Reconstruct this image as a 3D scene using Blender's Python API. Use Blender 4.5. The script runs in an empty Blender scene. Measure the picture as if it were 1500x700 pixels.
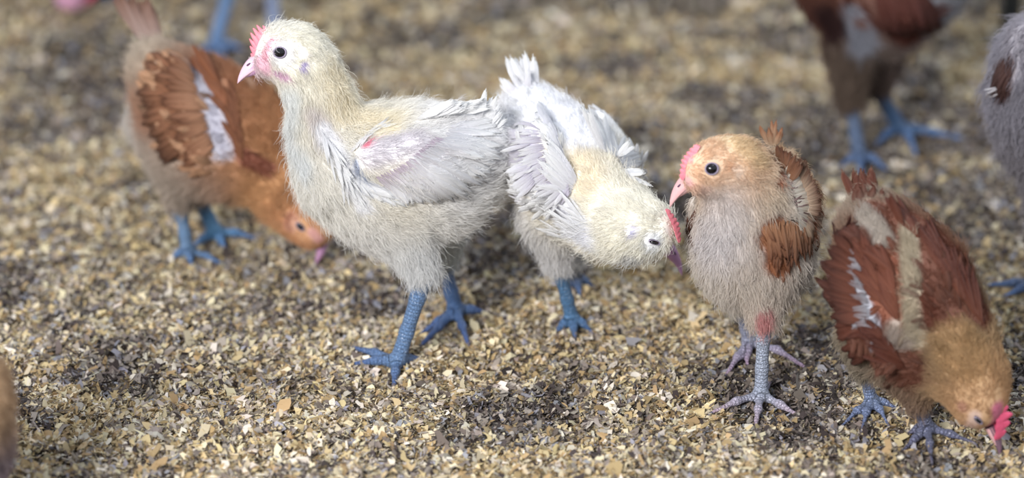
import bpy, math
import numpy as np
from mathutils import Vector
from mathutils.bvhtree import BVHTree

rng = np.random.default_rng(7)
S = bpy.context.scene
C = S.collection

# ------------------------------------------------------------------ camera, light, exposure
CAM_H, PITCH, FPX = 0.6625, math.radians(22.0), 4000.0
cam = bpy.data.cameras.new('camera')
cam.sensor_width = 36.0
cam.lens = FPX / 1500.0 * 36.0
cam.clip_start, cam.clip_end = 0.05, 60
cam.dof.use_dof = True
cam.dof.focus_distance = 1.53
cam.dof.aperture_fstop = 3.4
camo = bpy.data.objects.new('camera', cam)
C.objects.link(camo)
camo.location = (0, 0, CAM_H)
camo.rotation_euler = (math.pi / 2 - PITCH, 0, 0)
S.camera = camo

world = bpy.data.worlds.new('barn_air')
world.use_nodes = True
bg = world.node_tree.nodes['Background']
bg.inputs[0].default_value = (0.80, 0.88, 1.0, 1)
bg.inputs[1].default_value = 0.84
S.world = world

def area(name, loc, target, size, power, col):
    l = bpy.data.lights.new(name, 'AREA')
    l.shape = 'RECTANGLE'; l.size, l.size_y = size
    l.energy = power; l.color = col
    o = bpy.data.objects.new(name, l); C.objects.link(o)
    o.location = loc
    o.rotation_euler = (Vector(target) - Vector(loc)).to_track_quat('-Z', 'Y').to_euler()
area('added_front_light', (-1.0, -0.5, 1.25), (0, 1.6, 0.05), (1.0, 0.7), 94, (1.0, 0.98, 0.95))  # added area lamp, low and frontal to brighten the birds' flanks
area('added_top_light', (0.9, 2.6, 2.2), (0, 1.6, 0), (1.6, 1.0), 18, (0.90, 0.95, 1.0))  # added area lamp, weak cool light from above

S.view_settings.view_transform = 'Standard'
S.view_settings.look = 'None'
S.view_settings.gamma = 1.0
S.view_settings.use_curve_mapping = False
S.view_settings.exposure = -0.12

# ------------------------------------------------------------------ maths helpers
def lin(c):
    c = np.asarray(c, float) / 255.0
    return np.where(c <= 0.04045, c / 12.92, ((c + 0.055) / 1.055) ** 2.4)

TONE = 1.0
def coat(c):                           # plumage colour lifted and greyed to offset deepening by bounced light
    c = np.clip(np.asarray(c, float), 0, 1) ** 0.94
    l = c @ np.array([.3, .55, .15])
    return np.minimum((c * .82 + .18 * l[..., None]) * .98 * TONE, .93)

SP, CP = math.sin(PITCH), math.cos(PITCH)
FW, UP, RT = np.array([0, CP, -SP]), np.array([0, SP, CP]), np.array([1.0, 0, 0])
ORG = np.array([0, 0, CAM_H])

def vdir(x, y):
    return FW + (x - 750) / FPX * RT + (350 - y) / FPX * UP

def G(x, y, z=0.0):
    d = vdir(x, y)
    return ORG + d * ((z - CAM_H) / d[2])

def P(x, y, g, off=0.0):
    Y = G(750, g)[1] + off
    d = vdir(x, y)
    return ORG + d * (Y / d[1])

def scale_at(p):                       # metres per photo pixel at a point
    return float(np.dot(np.asarray(p) - ORG, FW)) / FPX

def _hash(ix, iy, iz, s):
    n = (ix * 374761393 + iy * 668265263 + iz * 2147483647 + s * 1274126177) & 0xffffffff
    n = ((n ^ (n >> 13)) * 1274126177) & 0xffffffff
    n = n ^ (n >> 16)
    return (n & 0xffff) / 65535.0

def vnoise(p, f, s=0):
    p = np.asarray(p) * f
    if p.shape[1] == 2:
        p = np.hstack([p, np.zeros((len(p), 1))])
    i = np.floor(p).astype(np.int64); t = p - i
    t = t * t * (3 - 2 * t)
    r = 0
    for dx in (0, 1):
        for dy in (0, 1):
            for dz in (0, 1):
                w = (t[:, 0] if dx else 1 - t[:, 0]) * (t[:, 1] if dy else 1 - t[:, 1]) * (t[:, 2] if dz else 1 - t[:, 2])
                r = r + w * _hash(i[:, 0] + dx, i[:, 1] + dy, i[:, 2] + dz, s)
    return r

def fbm(p, f, s=0, o=3):
    r, a, t = 0, 1.0, 0
    for k in range(o):
        r = r + a * vnoise(p, f * 2 ** k, s + k); t += a; a *= 0.5
    return r / t

def smooth(e0, e1, x):
    t = np.clip((x - e0) / (e1 - e0), 0, 1)
    return t * t * (3 - 2 * t)

def height(p):                         # the litter's surface
    p = np.asarray(p)[:, :2]
    return 0.010 * (fbm(p, 14, 3) - 0.5) + 0.007 * (vnoise(p, 60, 9) - 0.5)

def H1(p):
    return float(height(np.array([[p[0], p[1]]]))[0])

def link(name, data, parent=None):
    o = bpy.data.objects.new(name, data)
    C.objects.link(o)
    if parent is not None:
        o.parent = parent
        o.location = -np.array(parent.location)
    return o

def np_mesh(name, verts, faces, mat, cols=None, uv=None, floats=None, smooth_shade=True):
    """faces: an (n,3) or (n,4) integer array"""
    me = bpy.data.meshes.new(name)
    verts = np.ascontiguousarray(verts, dtype=np.float32); faces = np.ascontiguousarray(faces, dtype=np.int32)
    nf, k = faces.shape
    me.vertices.add(len(verts)); me.vertices.foreach_set('co', verts.ravel())
    me.loops.add(nf * k); me.loops.foreach_set('vertex_index', faces.ravel())
    me.polygons.add(nf); me.polygons.foreach_set('loop_start', np.arange(0, nf * k, k, dtype=np.int32))
    me.update(calc_edges=True)
    me.polygons.foreach_set('use_smooth', np.full(nf, smooth_shade))
    if cols is not None:
        a = me.attributes.new('Col', 'FLOAT_COLOR', 'POINT')
        a.data.foreach_set('color', np.hstack([cols, np.ones((len(cols), 1))]).astype(np.float32).ravel())
    if uv is not None:
        a = me.attributes.new('st', 'FLOAT_VECTOR', 'POINT')
        a.data.foreach_set('vector', np.hstack([uv, np.zeros((len(uv), 1))]).astype(np.float32).ravel())
    for n, v in (floats or {}).items():
        a = me.attributes.new(n, 'FLOAT', 'POINT')
        a.data.foreach_set('value', v.astype(np.float32))
    me.materials.append(mat)
    me.validate()
    return me

def np_curves(name, pts, rad, cols, mat):
    """pts (n,k,3), rad (n,k), cols (n,3)"""
    n, k = pts.shape[:2]
    hc = bpy.data.hair_curves.new(name)
    hc.add_curves([k] * n)
    hc.attributes['position'].data.foreach_set('vector', pts.astype(np.float32).ravel())
    a = hc.attributes.get('radius') or hc.attributes.new('radius', 'FLOAT', 'POINT')
    a.data.foreach_set('value', rad.astype(np.float32).ravel())
    a = hc.attributes.new('Col', 'FLOAT_COLOR', 'CURVE')
    a.data.foreach_set('color', np.hstack([cols, np.ones((n, 1))]).astype(np.float32).ravel())
    hc.materials.append(mat)
    return hc

# ------------------------------------------------------------------ materials
def new_mat(name):
    m = bpy.data.materials.new(name); m.use_nodes = True
    nt = m.node_tree; b = nt.nodes['Principled BSDF']
    return m, nt, b

def N(nt, t, **kw):
    n = nt.nodes.new(t)
    for k, v in kw.items(): setattr(n, k, v)
    return n

def mat_litter():
    m, nt, b = new_mat('litter_bed')
    L = nt.links.new
    tc = N(nt, 'ShaderNodeTexCoord')
    v = N(nt, 'ShaderNodeTexVoronoi'); v.inputs['Scale'].default_value = 260
    w = N(nt, 'ShaderNodeTexNoise'); w.inputs['Scale'].default_value = 120; w.inputs['Detail'].default_value = 3
    mx = N(nt, 'ShaderNodeMixRGB', blend_type='ADD'); mx.inputs[0].default_value = 0.012
    L(tc.outputs['Object'], w.inputs['Vector']); L(tc.outputs['Object'], mx.inputs[1]); L(w.outputs['Color'], mx.inputs[2])
    L(mx.outputs[0], v.inputs['Vector'])
    r = N(nt, 'ShaderNodeValToRGB'); e = r.color_ramp.elements
    sep = N(nt, 'ShaderNodeSeparateColor'); L(v.outputs['Color'], sep.inputs[0]); L(sep.outputs[0], r.inputs[0])
    e[0].position = 0.0; e[0].color = (*lin((72, 64, 60)), 1)
    e[1].position = 1.0; e[1].color = (*lin((206, 192, 158)), 1)
    for p_, c_ in ((0.3, (112, 100, 90)), (0.55, (158, 140, 112)), (0.8, (176, 160, 124))):
        q = e.new(p_); q.color = (*lin(c_), 1)
    big = N(nt, 'ShaderNodeTexNoise'); big.inputs['Scale'].default_value = 16; big.inputs['Detail'].default_value = 3
    L(tc.outputs['Object'], big.inputs['Vector'])
    rr = N(nt, 'ShaderNodeValToRGB'); rr.color_ramp.elements[0].position = 0.42; rr.color_ramp.elements[1].position = 0.62
    rr.color_ramp.elements[0].color = (*lin((120, 120, 128)), 1)
    rr.color_ramp.elements[1].color = (1, 1, 1, 1)
    L(big.outputs['Fac'], rr.inputs[0])
    mul = N(nt, 'ShaderNodeMixRGB', blend_type='MULTIPLY'); mul.inputs[0].default_value = 1
    L(r.outputs[0], mul.inputs[1]); L(rr.outputs[0], mul.inputs[2])
    L(mul.outputs[0], b.inputs['Base Color'])
    b.inputs['Roughness'].default_value = 0.9
    bp = N(nt, 'ShaderNodeBump'); bp.inputs['Distance'].default_value = 0.002; bp.inputs['Strength'].default_value = 1
    L(sep.outputs[1], bp.inputs['Height']); L(bp.outputs[0], b.inputs['Normal'])
    return m

def mat_col(name, rough=0.8, spec=0.2, translucent=0.0, noise=None):
    """colour from the Col attribute"""
    m, nt, b = new_mat(name)
    L = nt.links.new
    a = N(nt, 'ShaderNodeAttribute', attribute_name='Col')
    src = a.outputs['Color']
    if noise:
        tc = N(nt, 'ShaderNodeTexCoord'); no = N(nt, 'ShaderNodeTexNoise')
        no.inputs['Scale'].default_value = noise[0]; no.inputs['Detail'].default_value = 3
        L(tc.outputs['Object'], no.inputs['Vector'])
        mr = N(nt, 'ShaderNodeMapRange'); mr.inputs['To Min'].default_value = 1 - noise[1]; mr.inputs['To Max'].default_value = 1 + noise[1]
        mr.inputs['From Min'].default_value = .3; mr.inputs['From Max'].default_value = .7
        L(no.outputs['Fac'], mr.inputs['Value'])
        mu = N(nt, 'ShaderNodeMixRGB', blend_type='MULTIPLY'); mu.inputs[0].default_value = 1
        L(src, mu.inputs[1]); L(mr.outputs[0], mu.inputs[2]); src = mu.outputs[0]
    L(src, b.inputs['Base Color'])
    b.inputs['Roughness'].default_value = rough
    b.inputs['Specular IOR Level'].default_value = spec
    if translucent:
        t = N(nt, 'ShaderNodeBsdfTranslucent'); mx = N(nt, 'ShaderNodeMixShader'); mx.inputs[0].default_value = translucent
        L(src, t.inputs[0]); L(b.outputs[0], mx.inputs[1]); L(t.outputs[0], mx.inputs[2])
        L(mx.outputs[0], nt.nodes['Material Output'].inputs[0])
    return m

def mat_body():
    m, nt, b = new_mat('pullet_skin')
    L = nt.links.new
    a = N(nt, 'ShaderNodeAttribute', attribute_name='Col')
    leg = N(nt, 'ShaderNodeAttribute', attribute_name='leg')
    lu = N(nt, 'ShaderNodeAttribute', attribute_name='legu')
    tc = N(nt, 'ShaderNodeTexCoord')
    # shank scales: transverse scutes in front, small round scales at the sides
    vo = N(nt, 'ShaderNodeTexVoronoi'); vo.inputs['Scale'].default_value = 620; vo.feature = 'DISTANCE_TO_EDGE'
    L(tc.outputs['Object'], vo.inputs['Vector'])
    mp = N(nt, 'ShaderNodeMath', operation='MULTIPLY'); mp.inputs[1].default_value = 430.0
    L(lu.outputs['Fac'], mp.inputs[0])
    fr = N(nt, 'ShaderNodeMath', operation='FRACT'); L(mp.outputs[0], fr.inputs[0])
    rp = N(nt, 'ShaderNodeValToRGB'); e = rp.color_ramp.elements
    e[0].position = 0.0; e[0].color = (0, 0, 0, 1); e[1].position = 0.3; e[1].color = (1, 1, 1, 1)
    q = e.new(0.85); q.color = (0.75, 0.75, 0.75, 1); q = e.new(1.0); q.color = (0, 0, 0, 1)
    L(fr.outputs[0], rp.inputs[0])
    vr = N(nt, 'ShaderNodeMapRange'); vr.inputs['From Max'].default_value = 0.16
    L(vo.outputs['Distance'], vr.inputs['Value'])
    mh = N(nt, 'ShaderNodeMixRGB'); mh.inputs[0].default_value = 0.5
    L(rp.outputs[0], mh.inputs[1]); L(vr.outputs[0], mh.inputs[2])
    hl = N(nt, 'ShaderNodeMixRGB', blend_type='MULTIPLY'); hl.inputs[0].default_value = 1
    L(mh.outputs[0], hl.inputs[1]); L(leg.outputs['Fac'], hl.inputs[2])
    bp = N(nt, 'ShaderNodeBump'); bp.inputs['Distance'].default_value = 0.0007; bp.inputs['Strength'].default_value = 1
    L(hl.outputs[0], bp.inputs['Height']); L(bp.outputs[0], b.inputs['Normal'])
    mr = N(nt, 'ShaderNodeMapRange'); mr.inputs['To Min'].default_value = 0.55; mr.inputs['To Max'].default_value = 1.15
    L(mh.outputs[0], mr.inputs['Value'])
    inv = N(nt, 'ShaderNodeMixRGB'); inv.inputs[1].default_value = (1, 1, 1, 1)
    L(leg.outputs['Fac'], inv.inputs[0]); L(mr.outputs[0], inv.inputs[2])
    mu = N(nt, 'ShaderNodeMixRGB', blend_type='MULTIPLY'); mu.inputs[0].default_value = 1
    L(a.outputs['Color'], mu.inputs[1]); L(inv.outputs[0], mu.inputs[2])
    L(mu.outputs[0], b.inputs['Base Color'])
    ro = N(nt, 'ShaderNodeMapRange'); ro.inputs['To Min'].default_value = 0.85; ro.inputs['To Max'].default_value = 0.34
    L(leg.outputs['Fac'], ro.inputs['Value']); L(ro.outputs[0], b.inputs['Roughness'])
    b.inputs['Specular IOR Level'].default_value = 0.5
    return m

def mat_feather():
    m, nt, b = new_mat('feather_vane')
    L = nt.links.new
    a = N(nt, 'ShaderNodeAttribute', attribute_name='Col')
    st = N(nt, 'ShaderNodeAttribute', attribute_name='st')
    sep = N(nt, 'ShaderNodeSeparateXYZ'); L(st.outputs['Vector'], sep.inputs[0])
    ab = N(nt, 'ShaderNodeMath', operation='ABSOLUTE'); L(sep.outputs['Y'], ab.inputs[0])
    m1 = N(nt, 'ShaderNodeMath', operation='MULTIPLY_ADD'); L(ab.outputs[0], m1.inputs[0]); m1.inputs[1].default_value = -0.35
    L(sep.outputs['X'], m1.inputs[2])
    m2 = N(nt, 'ShaderNodeMath', operation='MULTIPLY'); L(m1.outputs[0], m2.inputs[0]); m2.inputs[1].default_value = 120
    si = N(nt, 'ShaderNodeMath', operation='SINE'); L(m2.outputs[0], si.inputs[0])
    bp = N(nt, 'ShaderNodeBump'); bp.inputs['Distance'].default_value = 0.0003; bp.inputs['Strength'].default_value = 0.6
    L(si.outputs[0], bp.inputs['Height']); L(bp.outputs[0], b.inputs['Normal'])
    mr = N(nt, 'ShaderNodeMapRange'); mr.inputs['From Min'].default_value = -1; mr.inputs['To Min'].default_value = 0.93; mr.inputs['To Max'].default_value = 1.04
    L(si.outputs[0], mr.inputs['Value'])
    mu = N(nt, 'ShaderNodeMixRGB', blend_type='MULTIPLY'); mu.inputs[0].default_value = 1
    L(a.outputs['Color'], mu.inputs[1]); L(mr.outputs[0], mu.inputs[2])
    L(mu.outputs[0], b.inputs['Base Color'])
    b.inputs['Roughness'].default_value = 0.6; b.inputs['Specular IOR Level'].default_value = 0.25
    t = N(nt, 'ShaderNodeBsdfTranslucent'); mx = N(nt, 'ShaderNodeMixShader'); mx.inputs[0].default_value = 0.25
    L(mu.outputs[0], t.inputs[0]); L(b.outputs[0], mx.inputs[1]); L(t.outputs[0], mx.inputs[2])
    L(mx.outputs[0], nt.nodes['Material Output'].inputs[0])
    return m

def mat_plain(name, col, rough=0.5, spec=0.4, sss=0.0, bump=None, mottle=0.12):
    m, nt, b = new_mat(name)
    L = nt.links.new
    tc = N(nt, 'ShaderNodeTexCoord'); no = N(nt, 'ShaderNodeTexNoise')
    no.inputs['Scale'].default_value = 350; L(tc.outputs['Object'], no.inputs['Vector'])
    c = lin(col)
    mx = N(nt, 'ShaderNodeMixRGB'); L(no.outputs['Fac'], mx.inputs[0])
    mx.inputs[1].default_value = (*(c * (1 - mottle)), 1); mx.inputs[2].default_value = (*np.clip(c * (1 + mottle), 0, 1), 1)
    L(mx.outputs[0], b.inputs['Base Color'])
    b.inputs['Roughness'].default_value = rough; b.inputs['Specular IOR Level'].default_value = spec
    if sss:
        b.inputs['Subsurface Weight'].default_value = sss; b.inputs['Subsurface Radius'].default_value = (0.003, 0.001, 0.001)
    if bump:
        bp = N(nt, 'ShaderNodeBump'); bp.inputs['Distance'].default_value = bump
        L(no.outputs['Fac'], bp.inputs['Height']); L(bp.outputs[0], b.inputs['Normal'])
    return m

M_LITTER = mat_litter()
M_FLAKE = mat_col('wood_shaving', 0.75, 0.25, 0.15)
M_BODY = mat_body()
M_DOWN = mat_col('chick_down', 0.9, 0.05, 0.40)
M_BARB = mat_col('feather_barb', 0.7, 0.15, 0.35)
M_FEATHER = mat_feather()
M_EYE = mat_plain('eye_black', (14, 12, 16), 0.06, 0.6)
M_LID = mat_plain('eyelid_skin', (140, 130, 150), 0.6)
M_CLAW = mat_plain('claw_horn', (96, 92, 104), 0.4)
M_COMB = mat_plain('comb_pink', (226, 130, 145), 0.5, 0.35, 0.2, 0.0006)
M_COMBDULL = mat_plain('comb_dull_rose', (204, 116, 128), 0.6, 0.3, 0.2, 0.0008)
M_COMBRED = mat_plain('comb_rose', (206, 84, 116), 0.5, 0.35, 0.2, 0.0006)
M_BEAK = mat_plain('beak_pink', (222, 188, 204), 0.38, 0.4, 0.1)
M_BEAKT = mat_plain('beak_flesh', (214, 170, 172), 0.4, 0.4, 0.1)
M_BEAKD = mat_plain('beak_mauve', (196, 150, 190), 0.4, 0.4, 0.1)
M_BEAKG = mat_plain('beak_dusky', (120, 92, 108), 0.4, 0.4, 0.1)
M_NOS = mat_plain('nostril_dark', (84, 60, 84), 0.6)
M_BLACK = mat_plain('black_plastic', (18, 20, 18), 0.5)

# ------------------------------------------------------------------ the ground
def ground():
    def axis(lo, a, b, hi, step):
        mid = np.arange(a, b, step)
        l = a - np.geomspace(step, a - lo, 26)[::-1]
        r = b + np.geomspace(step, hi - b, 26)
        return np.concatenate([l, mid, r])
    xs = axis(-6, -0.75, 0.75, 6, 0.005); ys = axis(-3, 1.05, 2.4, 9, 0.005)
    X, Y = np.meshgrid(xs, ys)
    pts = np.stack([X.ravel(), Y.ravel()], 1)
    z = height(pts) - 0.0022
    v = np.hstack([pts, z[:, None]])
    nx, ny = len(xs), len(ys)
    i = (np.arange(ny - 1)[:, None] * nx + np.arange(nx - 1)[None]).ravel()
    f = np.stack([i, i + 1, i + nx + 1, i + nx], 1)
    o = link('floor', np_mesh('floor', v, f, M_LITTER)); o['kind'] = 'structure'
    o['label'] = 'trampled bed of litter covering the barn floor'

GROUND_PATCHES = [  # dark patches in the bedding, soiling plus shade painted at the right edge: photo x, y on the ground, radius px, strength
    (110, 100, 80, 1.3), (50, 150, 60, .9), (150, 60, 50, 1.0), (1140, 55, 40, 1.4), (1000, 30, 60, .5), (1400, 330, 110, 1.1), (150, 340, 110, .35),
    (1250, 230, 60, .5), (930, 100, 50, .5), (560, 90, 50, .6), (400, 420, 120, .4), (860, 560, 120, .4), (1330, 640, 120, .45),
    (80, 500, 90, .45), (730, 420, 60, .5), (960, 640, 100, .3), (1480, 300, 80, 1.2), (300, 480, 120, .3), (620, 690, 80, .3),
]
YELLOW = [(1440, 60, 90, .9), (740, 330, 80, .8), (60, 640, 90, .8), (1220, 440, 60, .6), (960, 420, 90, .6), (690, 60, 90, .4), (1110, 30, 60, .3)]

def flakes(n, y0, y1, margin, seed, smin, smax, lift):
    r = np.random.default_rng(seed)
    y = r.uniform(y0, y1, n)
    hw = 0.203 * y + margin
    x = r.uniform(-1, 1, n) * hw
    p = np.stack([x, y], 1)
    L = smin + (smax - smin) * r.random(n) ** 3.2
    asp = r.uniform(0.22, 0.75, n); W = L * asp
    yaw = r.uniform(0, 2 * math.pi, n); tilt = r.normal(0, 0.42, n); roll = r.normal(0, 0.5, n)
    curl = r.normal(0, 0.9, n)
    z = height(p) + r.uniform(-0.5, 1, n) * lift + 0.25 * L * np.abs(np.sin(tilt))
    # local template 4 x 2, curled along its length
    us = np.array([-0.5, -0.17, 0.17, 0.5])
    sh = r.uniform(0.1, 0.9, (n, 4)); sh[:, 1:3] = r.uniform(0.7, 1.15, (n, 2)); skew = r.normal(0, .28, (n, 4))
    V = np.zeros((n, 8, 3))
    for k, u in enumerate(us):
        for j, v in enumerate((-0.5, 0.5)):
            a = curl * u
            V[:, k * 2 + j, 0] = L * u * (1 - 0.15 * a * a)
            V[:, k * 2 + j, 1] = W * v * sh[:, k] + W * skew[:, k]; V[:, k * 2 + j, 0] += L * r.normal(0, .09, n)
            V[:, k * 2 + j, 2] = L * 0.45 * curl * (u * u - 0.08)
    cy, sy, ct, st_, cr, sr = np.cos(yaw), np.sin(yaw), np.cos(tilt), np.sin(tilt), np.cos(roll), np.sin(roll)
    x_, y_, z_ = V[..., 0], V[..., 1], V[..., 2]
    y2 = y_ * cr[:, None] - z_ * sr[:, None]; z2 = y_ * sr[:, None] + z_ * cr[:, None]
    x3 = x_ * ct[:, None] - z2 * st_[:, None]; z3 = x_ * st_[:, None] + z2 * ct[:, None]
    x4 = x3 * cy[:, None] - y2 * sy[:, None]; y4 = x3 * sy[:, None] + y2 * cy[:, None]
    V = np.stack([x4 + x[:, None], y4 + y[:, None], z3 + z[:, None]], -1)
    # colours: cream, straw, tan, grey-white, grey, dark; clumped by noise
    pal = lin(np.array([(232, 222, 196), (222, 204, 164), (190, 166, 128), (240, 234, 226), (184, 176, 172), (140, 130, 126), (82, 74, 76), (168, 170, 186)]))
    dirt_shade = smooth(0.46, 0.66, fbm(p, 13, 40, 3))
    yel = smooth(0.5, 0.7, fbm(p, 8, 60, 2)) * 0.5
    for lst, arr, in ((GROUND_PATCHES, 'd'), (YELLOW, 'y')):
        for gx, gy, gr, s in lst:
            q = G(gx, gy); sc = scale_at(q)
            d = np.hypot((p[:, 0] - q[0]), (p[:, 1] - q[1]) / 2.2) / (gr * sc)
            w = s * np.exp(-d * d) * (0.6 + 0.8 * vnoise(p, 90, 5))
            if arr == 'd': dirt_shade = np.maximum(dirt_shade, w)
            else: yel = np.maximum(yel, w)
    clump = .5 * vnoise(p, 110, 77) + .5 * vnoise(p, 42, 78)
    dirt_shade = np.clip(dirt_shade + 0.9 * (clump - 0.5), 0, 1)
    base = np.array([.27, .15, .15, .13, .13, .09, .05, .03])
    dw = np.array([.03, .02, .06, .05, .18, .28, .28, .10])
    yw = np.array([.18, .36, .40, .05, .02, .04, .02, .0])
    w = base * (1 - dirt_shade[:, None]) + dw * dirt_shade[:, None]
    w = w * (1 - yel[:, None] * (1 - dirt_shade[:, None])) + yw * (yel * (1 - dirt_shade))[:, None]
    cw = np.cumsum(w, 1); cw /= cw[:, -1:]
    idx = (r.random(n)[:, None] > cw).sum(1).clip(0, 7)
    c = pal[idx] * r.uniform(0.58, 1.0, (n, 1)) * (1 - .25 * dirt_shade[:, None]) * r.uniform(0.97, 1.03, (n, 3)) * np.array([1.04, .99, .91])
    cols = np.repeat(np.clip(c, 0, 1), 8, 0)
    q = np.arange(n)[:, None, None] * 8
    F = (q + np.array([[0, 2, 3, 1], [2, 4, 5, 3], [4, 6, 7, 5]])[None]).reshape(-1, 4)
    return V.reshape(-1, 3), F, cols

def litter():
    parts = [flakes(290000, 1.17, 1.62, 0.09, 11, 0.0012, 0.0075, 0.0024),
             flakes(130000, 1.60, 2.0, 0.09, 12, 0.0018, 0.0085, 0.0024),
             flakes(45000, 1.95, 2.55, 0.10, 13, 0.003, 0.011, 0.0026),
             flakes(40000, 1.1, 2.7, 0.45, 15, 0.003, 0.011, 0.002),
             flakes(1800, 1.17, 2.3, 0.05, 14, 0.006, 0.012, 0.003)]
    v, f, c, off = [], [], [], 0
    for a, b, d in parts:
        v.append(a); f.append(b + off); c.append(d); off += len(a)
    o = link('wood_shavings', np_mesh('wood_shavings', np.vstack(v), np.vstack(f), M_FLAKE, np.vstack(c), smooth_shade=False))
    o['kind'] = 'stuff'; o['label'] = 'loose cream and grey wood shavings strewn over the barn floor'; o['category'] = 'bedding'

# ------------------------------------------------------------------ implicit bodies
def surface_nets(F, org, vs):
    s = F < 0
    nx, ny, nz = F.shape
    cs = s[:-1, :-1, :-1].astype(np.int8)
    tot = np.zeros((nx - 1, ny - 1, nz - 1), np.int8)
    for dx in (0, 1):
        for dy in (0, 1):
            for dz in (0, 1):
                tot += s[dx:nx - 1 + dx, dy:ny - 1 + dy, dz:nz - 1 + dz]
    act = (tot > 0) & (tot < 8)
    ci = np.argwhere(act)
    idx = -np.ones(act.shape, np.int64); idx[act] = np.arange(len(ci))
    acc = np.zeros((len(ci), 3)); cnt = np.zeros(len(ci))
    corners = [(a, b, c) for a in (0, 1) for b in (0, 1) for c in (0, 1)]
    for a in corners:
        for ax in range(3):
            if a[ax]: continue
            b = list(a); b[ax] = 1
            fa = F[ci[:, 0] + a[0], ci[:, 1] + a[1], ci[:, 2] + a[2]]; fb = F[ci[:, 0] + b[0], ci[:, 1] + b[1], ci[:, 2] + b[2]]
            m = (fa < 0) != (fb < 0)
            t = np.where(m, fa / np.where(m, fa - fb, 1), 0)
            p = np.tile(np.array(a, float), (len(ci), 1)); p[:, ax] = t
            acc += p * m[:, None]; cnt += m
    V = org + (ci + acc / cnt[:, None]) * vs
    Q = []
    for ax in range(3):
        sl0 = [slice(1, -1)] * 3; sl1 = [slice(1, -1)] * 3
        sl0[ax] = slice(0, -1); sl1[ax] = slice(1, None)
        ch = s[tuple(sl0)] != s[tuple(sl1)]
        e = np.argwhere(ch)
        for k in range(3):
            if k != ax: e[:, k] += 1
        u, v = [(1, 2), (2, 0), (0, 1)][ax]
        def cell(du, dv):
            q = e.copy(); q[:, u] -= du; q[:, v] -= dv
            return idx[q[:, 0], q[:, 1], q[:, 2]]
        quad = np.stack([cell(1, 1), cell(0, 1), cell(0, 0), cell(1, 0)], 1)
        ins = s[e[:, 0], e[:, 1], e[:, 2]]
        quad[~ins] = quad[~ins][:, ::-1]
        Q.append(quad)
    return V, np.vstack(Q)

class Prim:
    def __init__(s, a, ra, b, rb, k, ca, cb, kind, u0=0.0, feather=None, flow=None, ysc=1.0):
        s.a, s.b = np.array(a), np.array(b); s.ra, s.rb, s.k = ra, rb, k
        s.ca, s.cb, s.kind, s.u0, s.feather, s.wid = ca, cb, kind, u0, feather, -1
        d = s.b - s.a; l = np.linalg.norm(d); s.len = l
        s.flow = d / max(l, 1e-9)
    def param(s, p):
        d = s.b - s.a
        return np.clip(((p - s.a) @ d) / max(d @ d, 1e-12), 0, 1)
    def dist(s, p):
        t = s.param(p)
        q = s.a + t[..., None] * (s.b - s.a)
        return np.linalg.norm(p - q, axis=-1) - (s.ra + t * (s.rb - s.ra)), t

def polish(prims, vs):
    lo = np.min([np.minimum(p.a - p.ra, p.b - p.rb) for p in prims], 0) - 0.01
    hi = np.max([np.maximum(p.a + p.ra, p.b + p.rb) for p in prims], 0) + 0.01
    n = np.ceil((hi - lo) / vs).astype(int) + 1
    F = np.full(n, 0.05, np.float32)
    for p in prims:
        m = p.k + 2.5 * vs
        l = np.minimum(p.a - p.ra, p.b - p.rb) - m; h = np.maximum(p.a + p.ra, p.b + p.rb) + m
        i0 = np.maximum(((l - lo) / vs).astype(int), 0); i1 = np.minimum(((h - lo) / vs).astype(int) + 2, n)
        ax = [lo[q] + np.arange(i0[q], i1[q]) * vs for q in range(3)]
        g = np.stack(np.meshgrid(*ax, indexing='ij'), -1)
        d, _ = p.dist(g)
        sl = tuple(slice(i0[q], i1[q]) for q in range(3))
        f = F[sl]; k = p.k
        hh = np.clip(0.5 + 0.5 * (f - d) / k, 0, 1)
        F[sl] = f * (1 - hh) + d * hh - k * hh * (1 - hh)
    return surface_nets(F, lo, vs)

def polyline(pts, n, jit=0.0):
    pts = np.array(pts, float)
    if len(pts) == 1: return np.repeat(pts, n, 0)
    s = np.concatenate([[0], np.cumsum(np.linalg.norm(np.diff(pts, axis=0), axis=1))])
    t = np.linspace(0, s[-1], n) + rng.normal(0, jit, n) * s[-1] / max(n, 1)
    t = np.clip(t, 0, s[-1])
    return np.stack([np.interp(t, s, pts[:, k]) for k in range(pts.shape[1])], 1)

def norm(v):
    return v / np.maximum(np.linalg.norm(v, axis=-1, keepdims=True), 1e-9)

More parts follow.
